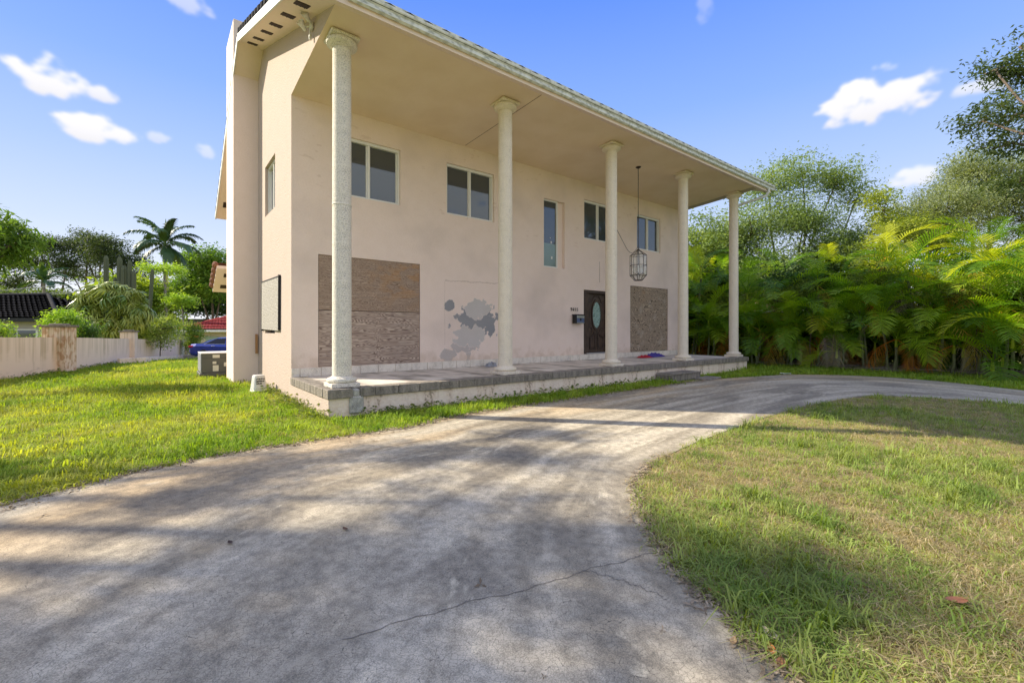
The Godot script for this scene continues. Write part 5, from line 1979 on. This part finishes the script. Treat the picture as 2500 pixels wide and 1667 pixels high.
func make_trees() -> void:
	var small := sprig(12, 0.16, 0.12, 0.055, 0.1)
	var airy := sprig(13, 0.20, 0.15, 0.058, 0.1)
	var broad := sprig(8, 0.20, 0.26, 0.10, 0.25)
	var lance := sprig(9, 0.12, 0.24, 0.055, 0.55)
	var dark_a := Color(0.044, 0.088, 0.032)
	var dark_b := Color(0.123, 0.201, 0.061)
	# --- right side ---
	var o := on_land(1925, 25.0)
	tree("slender_tree", "tall airy grey-green tree behind the last column, with open wispy crown", "tree", o, [[Vector3(0, 0, 0), 0.20], [Vector3(0.15, 1.8, 0), 0.15], [Vector3(0.0, 3.2, 0.1), 0.12]], [
		[at(1830, 560, 25.0) - o, Vector3(1.9, 1.3, 1.8), 34], [at(1960, 540, 25.0) - o, Vector3(2.2, 1.5, 1.8), 40], [at(1880, 660, 24.0) - o, Vector3(2.2, 1.3, 1.6), 44], [at(2010, 640, 24.0) - o, Vector3(1.8, 1.2, 1.6), 34],
		[at(1880, 450, 25.5) - o, Vector3(1.5, 0.9, 1.3), 20], [at(2040, 440, 25.5) - o, Vector3(1.7, 0.9, 1.2), 22], [at(1960, 410, 26.0) - o, Vector3(1.0, 0.8, 0.9), 10], [at(1780, 690, 24.0) - o, Vector3(1.6, 1.1, 1.5), 34], [at(1940, 700, 23.0) - o, Vector3(2.4, 1.0, 1.5), 40], [at(2070, 590, 24.5) - o, Vector3(1.6, 1.0, 1.4), 26], [at(1760, 600, 25.0) - o, Vector3(1.4, 1.0, 1.4), 24], [at(2090, 480, 25.5) - o, Vector3(1.0, 0.7, 0.9), 8]], airy, 20, 0.5, Color(0.177, 0.284, 0.107), Color(0.402, 0.495, 0.213), 1.0, M.bark, "", null, 0.6)
	o = on_land(2400, 27.0)
	tree("live_oak", "big dense grey-green oak rising behind the palm hedge at the right", "tree", o, [[Vector3.ZERO, 0.35], [Vector3(0.2, 2.0, 0), 0.28], [Vector3(0, 3.6, 0), 0.22]], [
		[at(2300, 520, 27.0) - o, Vector3(3.4, 2.0, 2.4), 90], [at(2420, 460, 27.5) - o, Vector3(2.8, 2.2, 2.4), 90], [at(2520, 500, 27.0) - o, Vector3(3.0, 3.0, 2.6), 90], [at(2240, 560, 26.0) - o, Vector3(2.0, 1.2, 1.6), 40], [at(2620, 420, 27.0) - o, Vector3(3.0, 3.0, 2.6), 60], [at(2370, 415, 27.5) - o, Vector3(1.8, 0.9, 1.4), 28]], small, 20, 0.40, Color(0.170, 0.227, 0.114), Color(0.455, 0.501, 0.273), 1.0)
	o = P(17.5, -3.2, 0)
	tree("overhanging_tree", "dark-leaved tree whose branches hang into the upper right corner", "tree", o, [[Vector3.ZERO, 0.3], [Vector3(0, 2.4, 0), 0.22], [Vector3(0, 4.2, 0), 0.06]], [
		[at(2490, 270, 14.0) - o, Vector3(1.1, 0.30, 1.0), 18], [at(2430, 165, 14.0) - o, Vector3(0.6, 0.22, 0.6), 9], [at(2495, 170, 14.0) - o, Vector3(0.9, 0.35, 0.8), 16], [at(2480, 340, 14.0) - o, Vector3(1.0, 0.35, 0.9), 15], [at(2400, 290, 14.0) - o, Vector3(0.75, 0.22, 0.7), 11], [at(2500, 440, 14.0) - o, Vector3(0.9, 0.4, 0.9), 12], [at(2640, 260, 14.0) - o, Vector3(2.2, 2.2, 2.0), 60], [at(2490, 110, 14.0) - o, Vector3(0.5, 0.2, 0.5), 5]], broad, 9, 0.22, Color(0.061, 0.105, 0.044), Color(0.175, 0.228, 0.105), 0.55)
	o = on_land(2190, 22.5)
	tree("vine_covered_tree", "yellow-green vine-covered tree standing above the middle of the hedge", "tree", o, [[Vector3.ZERO, 0.12], [Vector3(0, 1.6, 0), 0.09], [Vector3(0, 2.4, 0), 0.07]], [
		[at(2160, 500, 22.5) - o, Vector3(0.7, 0.9, 0.7), 18], [at(2210, 560, 22.0) - o, Vector3(1.5, 1.1, 1.2), 40], [at(2290, 590, 22.0) - o, Vector3(1.5, 1.0, 1.2), 36], [at(2150, 620, 21.5) - o, Vector3(1.3, 0.8, 1.1), 26]], broad, 12, 0.26, Color(0.228, 0.333, 0.052), Color(0.525, 0.560, 0.105), 0.62)
	o = P(19.4, 8.0, 0)
	tree("dark_crooked_trunk", "dark crooked small tree in the gap of the hedge right of the last column", "tree", o, [[Vector3.ZERO, 0.11], [Vector3(-0.1, 1.0, 0.1), 0.10], [Vector3(0.1, 2.0, 0.3), 0.08], [Vector3(0.6, 2.7, 0.9), 0.06]], [[Vector3(0.8, 3.2, 1.0), Vector3(1.2, 0.7, 1.2), 24]], small, 12, 0.3, dark_a, dark_b, 1.0)
	for q in [[18.5, 8.4, 0.7, 0.7, "rounded shrub in the hedge gap beside the dark crooked trunk"], [18.9, 1.9, 0.9, 2.6, "pale climbing vine hanging over the palms at the near end of the hedge"], [19.0, 6.7, 1.0, 2.7, "climbing vine spilling over the middle of the palm hedge"], [19.2, 4.7, 0.9, 3.0, "yellow-leaved vine draped over the palms above the orange frond"], [19.0, 9.4, 1.0, 2.6, "shaded vine over the palms right of the last column"]]:
		var hi: bool = q[3] > 1.0
		tree("vine" if hi else "shrub", q[4], "vine" if hi else "shrub", P(q[0], q[1], 0), [[Vector3.ZERO, 0.02], [Vector3(0, (q[3] as float) * 0.6, 0), 0.018]], [[Vector3(0, q[3], 0), Vector3(q[2], (q[2] as float) * (0.55 if hi else 0.9), (q[2] as float) * 1.2), 34]], broad if not hi else small, 10, 0.16, Color(0.12, 0.20, 0.03), Color(0.34, 0.40, 0.07), 0.5 if not hi else 0.7)
	o = P(18.4, 6.0, 0)
	tree("young_shrub", "young bright green shrub reaching out before the middle palms", "shrub", o, [[Vector3.ZERO, 0.025], [Vector3(-0.1, 0.9, 0), 0.02], [Vector3(-0.2, 1.5, 0.1), 0.015]], [[Vector3(-0.2, 1.7, 0.9), Vector3(0.5, 0.3, 0.6), 10], [Vector3(-0.1, 2.0, 0.1), Vector3(0.5, 0.4, 0.5), 9]], broad, 7, 0.15, Color(0.140, 0.315, 0.052), Color(0.298, 0.473, 0.088), 0.42)
	for q in [[2120, 690, 25.0, "dark green treetop behind the middle of the palm hedge"], [2330, 700, 25.5, "dark green treetop behind the near end of the palm hedge"], [1720, 600, 26.0, "yellow-green treetop seen between the last two columns"], [1640, 640, 30.0, "darker treetop hidden mostly behind the fourth column"]]:
		o = on_land(q[0], q[2])
		tree("background_tree", q[3], "tree", o, [[Vector3.ZERO, 0.2], [Vector3(0, 2.5, 0), 0.15]], [[at(q[0], q[1], q[2]) - o, Vector3(2.6, 1.7, 2.0), 60], [at(q[0] + 60, q[1] + 40, q[2]) - o, Vector3(2.4, 1.6, 2.0), 50], [at(q[0], q[1] + 110, q[2]) - o, Vector3(3.2, 2.0, 2.2), 60]], broad, 14, 0.4, Color(0.123, 0.210, 0.052), Color(0.385, 0.473, 0.123), 0.8)
	# --- left side ---
	o = P(-6.3, 15.9, 0)
	tree("mango_tree", "leafy green mango tree reaching in over the wall at the left edge", "tree", o, [[Vector3.ZERO, 0.22], [Vector3(0.1, 1.4, 0), 0.18], [Vector3(0.2, 2.2, 0), 0.15]], [
		[at(-10, 565, 11.0) - o, Vector3(0.6, 0.55, 0.7), 18], [at(-50, 625, 11.0) - o, Vector3(0.75, 0.6, 0.8), 20], [at(-90, 550, 11.0) - o, Vector3(0.9, 0.6, 0.8), 20], [at(50, 580, 11.0) - o, Vector3(0.25, 0.22, 0.3), 5], [Vector3(-0.6, 3.5, 0), Vector3(1.3, 1.2, 1.4), 40]], lance, 11, 0.20, Color(0.079, 0.175, 0.035), Color(0.245, 0.385, 0.070), 0.8)
	var oaks := [[[[60, 640, 4.0, 1.6, 46], [110, 600, 3.6, 1.2, 40], [160, 640, 3.4, 1.3, 34], [30, 690, 3.6, 1.3, 36]], 110, 62.0, "spreading far tree at the left, above the dark tiled roof"], [[[195, 600, 2.8, 1.1, 36], [230, 630, 3.0, 1.4, 38], [175, 665, 3.0, 1.2, 26], [215, 580, 1.6, 0.7, 14]], 205, 66.0, "middle one of the spreading far trees, above the drooping plant"], [[[265, 610, 2.6, 1.4, 36], [300, 640, 2.8, 1.2, 36], [250, 585, 1.8, 0.7, 14], [320, 680, 2.4, 1.3, 26]], 285, 60.0, "right one of the spreading far trees, behind the cacti"]]
	for q in oaks:
		o = on_land(q[1], q[2])
		var lobes := []
		for l in q[0]:
			lobes.append([at(l[0], l[1], q[2]) - o, Vector3(l[2], l[3], l[2] * 0.8), int((l[4] as float) * 0.75)])
		tree("spreading_tree", q[3], "tree", o, [[Vector3.ZERO, 0.55], [Vector3(0.4, 2.4, 0), 0.42], [Vector3(0.2, 4.2, 0.2), 0.36]], lobes, small, 11, 0.55, Color(0.038, 0.063, 0.035), Color(0.131, 0.175, 0.079), 2.3, M.bark, "spreading trees far behind the wall", null, 0.7)
	for q in [[[[505, 640, 3.0, 1.8, 60], [540, 690, 3.0, 2.2, 60], [480, 690, 2.6, 1.8, 50]], 515, 55.0, Color(0.105, 0.228, 0.035), Color(0.298, 0.473, 0.088), "bright green round tree rising left of the chimney"], [[[450, 730, 4.5, 2.0, 80], [520, 740, 4.0, 1.8, 70], [400, 720, 3.0, 1.6, 50]], 470, 60.0, Color(0.035, 0.088, 0.035), Color(0.105, 0.175, 0.070), "dark shaded tree behind the small papaya"], [[[110, 740, 4.5, 1.5, 60], [30, 735, 4.0, 1.3, 50], [210, 750, 3.8, 1.4, 50]], 100, 50.0, Color(0.052, 0.105, 0.035), Color(0.210, 0.280, 0.088), "low dark trees' crown along the ridge of the dark tiled roof"], [[[330, 720, 2.6, 1.3, 50], [345, 780, 2.2, 1.2, 40]], 335, 36.0, Color(0.175, 0.298, 0.035), Color(0.490, 0.595, 0.088), "sunlit yellow-green tree between the drooping plant and the poles"]]:
		o = on_land(q[1], q[2])
		var lobes := []
		for l in q[0]:
			lobes.append([at(l[0], l[1], q[2]) - o, Vector3(l[2], l[3], l[2] * 0.8), l[4]])
		tree("background_tree", q[5], "tree", o, [[Vector3.ZERO, 0.3], [Vector3(0, 2.0, 0), 0.25]], lobes, broad, 15, 0.55, q[3], q[4], 1.5)
	# tall trees out of the picture to the left, towards the sun: they dapple the drive
	# its boughs, by where each one's shade lies on the drive: [right, back, height of the bough, reach]
	rng.seed = 77
	var boughs := []
	for q in [[2.06, 2.75, 11.0, 0.75], [1.59, 1.75, 9.5, 0.6], [0.95, 1.55, 12.0, 0.7], [0.38, 2.9, 10.0, 0.55], [1.3, 2.5, 12.5, 0.6], [0.2, 4.4, 9.0, 0.45], [1.0, 4.9, 11.5, 0.5], [2.2, 4.5, 10.0, 0.7], [-0.36, 2.75, 11.0, 0.5], [0.2, 2.0, 9.0, 0.5], [2.3, 1.7, 10.5, 0.6], [3.0, 3.6, 12.0, 0.6], [2.6, 1.0, 12.5, 0.5], [3.9, 4.3, 9.5, 0.35], [-1.2, 5.6, 12.0, 0.7], [-2.6, 7.2, 11.0, 0.9], [-1.0, 1.0, 12.0, 1.0]]:
		var ht_: float = q[2]
		boughs.append([P((q[0] as float) - 0.982 * ht_, (q[1] as float) + 1.131 * ht_, ht_) - P(-10.4, 14.6, 0), Vector3(q[3], (q[3] as float) * 0.8, q[3]) * 0.75, 5 + int((q[3] as float) * 6.0)])
	tree("shade_tree", "tall spreading tree left of the lawn whose shade dapples the drive", "tree", P(-10.4, 14.6, 0), [[Vector3.ZERO, 0.35], [Vector3(0.2, 4.0, 0), 0.28], [Vector3(0, 7.0, 0), 0.16]], boughs, broad, 9, 0.16, Color(0.09, 0.17, 0.05), Color(0.21, 0.31, 0.09), 0.62)
	# royal palm
	o = on_land(402, 46.0)
	var rp := base("royal_palm", o, "tall palm with dark feathery crown above the concrete poles", "palm")
	var ht := at(402, 598, 46.0).y - o.y
	var mb := MB.new()
	mb.tube([Vector3(0, -0.3, 0), Vector3(0.1, ht * 0.5, 0), Vector3(0, ht - 1.2, 0)], [0.24, 0.22, 0.17], 10)
	build("trunk", mb, M.pale_bark, rp)
	mb = MB.new()
	mb.tube([Vector3(0, ht - 1.25, 0), Vector3(0, ht - 0.7, 0), Vector3(0, ht + 0.2, 0)], [0.19, 0.2, 0.1], 10)
	build("crownshaft", mb, paint(g8(92, 118, 62), 0.5), rp)
	var fm := [frond_mesh(3.7, 1.3, 1.35, 46, 0.66, 0.12, 0.1, 0.12, 0.6), frond_mesh(3.7, 0.9, 1.6, 46, 0.66, 0.12, 0.1, 0.12, 0.6), frond_mesh(3.5, 0.35, 1.5, 46, 0.66, 0.12, 0.0, 0.12, 0.7), frond_mesh(2.8, -0.4, 1.0, 44, 0.62, 0.12, 0.0, 0.12, 0.8)]
	var dg := [tinted(g8(74, 106, 66), 0.6), tinted(g8(92, 122, 72), 0.6), tinted(g8(62, 90, 60), 0.5)]
	for k in 19:
		var f := part("frond", fm[clampi(k / 5, 0, 3)], dg[k % 3], rp, Vector3(0, ht, 0))
		f.basis = Basis(Vector3.UP, k * 2.4 + 0.3)
	mb = MB.new()
	mb.tube([Vector3(0, ht, 0), Vector3(0.05, ht + 1.5, 0), Vector3(0.05, ht + 2.7, 0)], [0.10, 0.14, 0.015], 7)
	build("spear_leaf", mb, paint(g8(104, 140, 60), 0.6), rp)
	o = on_land(106, 46.0)
	rp = base("small_palm", o, "smaller feathery palm in front of the far trees at the left", "palm")
	ht = at(106, 690, 46.0).y - o.y
	mb = MB.new()
	mb.tube([Vector3(0, -0.3, 0), Vector3(0, ht, 0)], [0.16, 0.12], 8)
	build("trunk", mb, M.pale_bark, rp)
	for k in 11:
		var f := part("frond", fm[clampi(k / 4, 0, 2)], dg[k % 2], rp, Vector3(0, ht, 0))
		f.basis = Basis(Vector3.UP, k * 2.4) * 0.7
	# columnar cacti
	for q in [[258, 624, 10, "tall cactus column standing farthest left, apart from the others"], [291, 627, 11, "tall cactus column left of the close cluster"], [302, 648, 14, "thick cactus column at the middle of the cluster"], [316, 636, 9, "slim tall cactus column right of the thick one"], [326, 661, 9, "short cactus column at the right of the cluster"], [280, 677, 8, "shortest cactus column, low beside the cluster"], [357, 656, 8, "slim leaning cactus column standing apart near the pole"]]:
		var d := 33.0
		o = on_land(q[0], d)
		var top := at(q[0], q[1], d).y - o.y
		var r: float = q[2] / F * d * 0.5
		mb = MB.new()
		var ribs := 8
		for s in 10:
			var y0 := lerpf(-0.3, top - r * 1.4, s / 9.0) if s < 10 else top
			var y1 := lerpf(-0.3, top - r * 1.4, (s + 1) / 9.0) if s < 9 else top
			var k0 := 1.0 if s < 9 else 0.98
			var k1 := 1.0 if s < 8 else (0.98 if s < 9 else 0.45)
			for j in ribs * 2:
				var r0 := r * (1.0 if j % 2 == 0 else 0.74)
				var r1 := r * (0.74 if j % 2 == 0 else 1.0)
				var a0 := TAU * j / (ribs * 2.0)
				var a1 := TAU * (j + 1) / (ribs * 2.0)
				var e0 := Vector3(cos(a0), 0, sin(a0))
				var e1 := Vector3(cos(a1), 0, sin(a1))
				mb.face([e0 * r0 * k0 + Vector3.UP * y0, e1 * r1 * k0 + Vector3.UP * y0, e1 * r1 * k1 + Vector3.UP * y1, e0 * r0 * k1 + Vector3.UP * y1], e0 + e1)
		var cactus := build("columnar_cactus", mb, paint(g8(98, 104, 76), 0.85))
		cactus.position = o
		if q[0] == 357: cactus.rotation.z = -0.05
		tag(cactus, q[3], "cactus", "columnar cacti behind the wall")
	# papayas
	for q in [[400, 655, 36.0, 1.9, 0.115, "tall papaya tree with a bright leafy head in front of the concrete poles"], [443, 733, 34.0, 1.35, 0.06, "small flat-topped papaya tree left of the red tiled roof"]]:
		o = on_land(q[0], q[2])
		var top := at(q[0], q[1], q[2]).y - o.y
		tree("papaya_tree", q[5], "tree", o, [[Vector3(0, -0.3, 0), q[4]], [Vector3(0.12, top * 0.5, 0), (q[4] as float) * 0.9], [Vector3(0, top - 0.2, 0), (q[4] as float) * 0.7]], [[Vector3(0, top, 0), Vector3(q[3], 0.30, q[3]), 34]], broad, 8, 0.20, Color(0.280, 0.473, 0.052), Color(0.560, 0.735, 0.105), 0.8, M.pale_bark, "papaya trees", null, 0.7)
	# drooping strap-leaved plant
	var strap := MB.new()
	strap.colored = true
	for k in 13:
		var a := TAU * k / 13.0 + rng.randf() * 0.3
		var dir := Vector3(cos(a), 0, sin(a))
		var side := Vector3(-sin(a), 0, cos(a))
		var l := rng.randf_range(0.45, 0.65)
		var lift := rng.randf_range(0.1, 0.5)
		var s := rng.randf_range(0.75, 1.2)
		strap.tint = Color(s, s, s)
		var prev := Vector3.ZERO
		for j in 4:
			var t0 := j / 4.0
			var t1 := (j + 1) / 4.0
			var w0 := 0.075 * sin(PI * clampf(t0 * 0.9 + 0.1, 0.0, 1.0)) + 0.01
			var w1 := 0.075 * sin(PI * clampf(t1 * 0.9 + 0.1, 0.0, 1.0)) + 0.002
			var nxt := dir * l * (t1 - 0.42 * t1 * t1) * 0.9 + Vector3.UP * (lift * t1 - 1.15 * t1 * t1) * l
			strap.face([prev - side * w0 * 0.5, prev + side * w0 * 0.5, nxt + side * w1 * 0.5, nxt - side * w1 * 0.5], Vector3.UP + dir * 0.3)
			prev = nxt
	o = on_land(272, 23.5)
	var lobes := []
	for q in [[235, 735, 0.62, 0.6, 34], [300, 730, 0.7, 0.6, 40], [270, 710, 0.75, 0.35, 34], [225, 775, 0.4, 0.5, 20], [335, 765, 0.4, 0.6, 24], [280, 790, 0.7, 0.6, 40]]:
		lobes.append([at(q[0], q[1], 23.5) - o, Vector3(q[2], q[3], q[2]), q[4]])
	tree("strap_leaved_plant", "big rounded clump of drooping glossy strap leaves behind the pink wall", "plant", o, [[Vector3(0, -0.2, 0), 0.14], [Vector3(0, 0.9, 0), 0.12]], lobes, strap.mesh(), 3, 0.10, Color(0.12, 0.22, 0.03), Color(0.46, 0.50, 0.09), 1.0, M.pale_bark, "", M.waxy, 0.25)
	# shrubs along the wall
	for q in [[390, 795, 25.0, 1.15, 0.62, Color(0.175, 0.298, 0.070), Color(0.473, 0.542, 0.158), "loose pale green shrub behind the far stretch of pink wall"], [345, 800, 25.5, 0.6, 0.5, Color(0.175, 0.315, 0.052), Color(0.420, 0.525, 0.105), "small shrub between the drooping plant and the second pillar"], [197, 805, 21.0, 0.75, 0.42, Color(0.052, 0.140, 0.035), Color(0.158, 0.263, 0.070), "dark green shrub behind the wall right of the stained pillar"], [155, 785, 20.0, 0.55, 0.5, Color(0.228, 0.438, 0.052), Color(0.490, 0.665, 0.105), "bright green big-leaved plant behind the stained pillar"], [468, 815, 32.0, 0.55, 0.75, Color(0.158, 0.298, 0.052), Color(0.420, 0.542, 0.105), "green bush with an orange flower at the end of the pink wall"], [0, 804, 17.0, 0.25, 0.12, Color(0.245, 0.420, 0.052), Color(0.420, 0.560, 0.088), "sprig of green leaves poking over the wall at the left edge"]]:
		o = on_land(q[0], q[2])
		var c := at(q[0], q[1], q[2]) - o
		tree("shrub", q[7], "shrub", o, [[Vector3(0, -0.1, 0), 0.03], [Vector3(0, 0.5, 0), 0.025]], [[c, Vector3(q[3], q[4], q[3]), 46 if q[3] > 0.3 else 5], [c - Vector3(0, q[4], 0), Vector3(q[3] * 0.9, q[4], q[3]), 30 if q[3] > 0.3 else 4]], broad, 9, 0.16, q[5], q[6], 0.5)
	var fl := base("orange_flower", at(479, 823, 31.2), "single orange flower in the bush at the end of the pink wall", "flower")
	mb = MB.new()
	for k in 6:
		var a := TAU * k / 6.0
		var e := Vector3(cos(a), 0.4, sin(a))
		var sd := Vector3(-sin(a), 0, cos(a))
		mb.face([Vector3.ZERO, e * 0.12 + sd * 0.06, e * 0.22, e * 0.12 - sd * 0.06], Vector3.UP)
	build("petal", mb, paint(g8(236, 160, 40), 0.7), fl)
	# weeds along walls
	var weed := sprig(7, 0.05, 0.07, 0.03, -0.2)
	var spots := []
	var tints := PackedColorArray()
	for k in 420:
		var p := Vector3.ZERO
		match k % 3:
			0: p = P(2.6 + 8.0 * pow(rng.randf(), 1.5), 7.05 - absf(rng.randfn()) * 0.05, 0.02 + 0.05 * rng.randf() * rng.randf())
			1:
				var t := rng.randf()
				p = P(lerpf(-3.3, -1.2, t), lerpf(18.4, 28.4, t) - 0.2, 0.0)
				p.x += 0.2 + absf(rng.randfn()) * 0.12
				p.y = land(-p.z) + 0.08 * rng.randf() + 0.03
			2: p = P(2.0 - absf(rng.randfn()) * 0.1, rng.randf_range(7.0, 13.0), 0.03 + 0.06 * rng.randf())
		spots.append(Transform3D(Basis(Vector3.UP, rng.randf() * TAU) * rng.randf_range(0.7, 1.6), p))
		tints.append(Color(0.105, 0.193, 0.044).lerp(Color(0.385, 0.385, 0.158), rng.randf()))
	tag(scatter("weeds", weed, M.grass, spots, tints), "small leafy weeds along the feet of the walls", "weeds")


func _ready() -> void:
	rng.seed = 20240611
	camera_and_light()
	make_materials()
	make_ground()
	make_house()
	make_boundary()
	make_street()
	make_small_things()
	make_palm_hedge()
	make_trees()
	make_grass()
	make_litter()
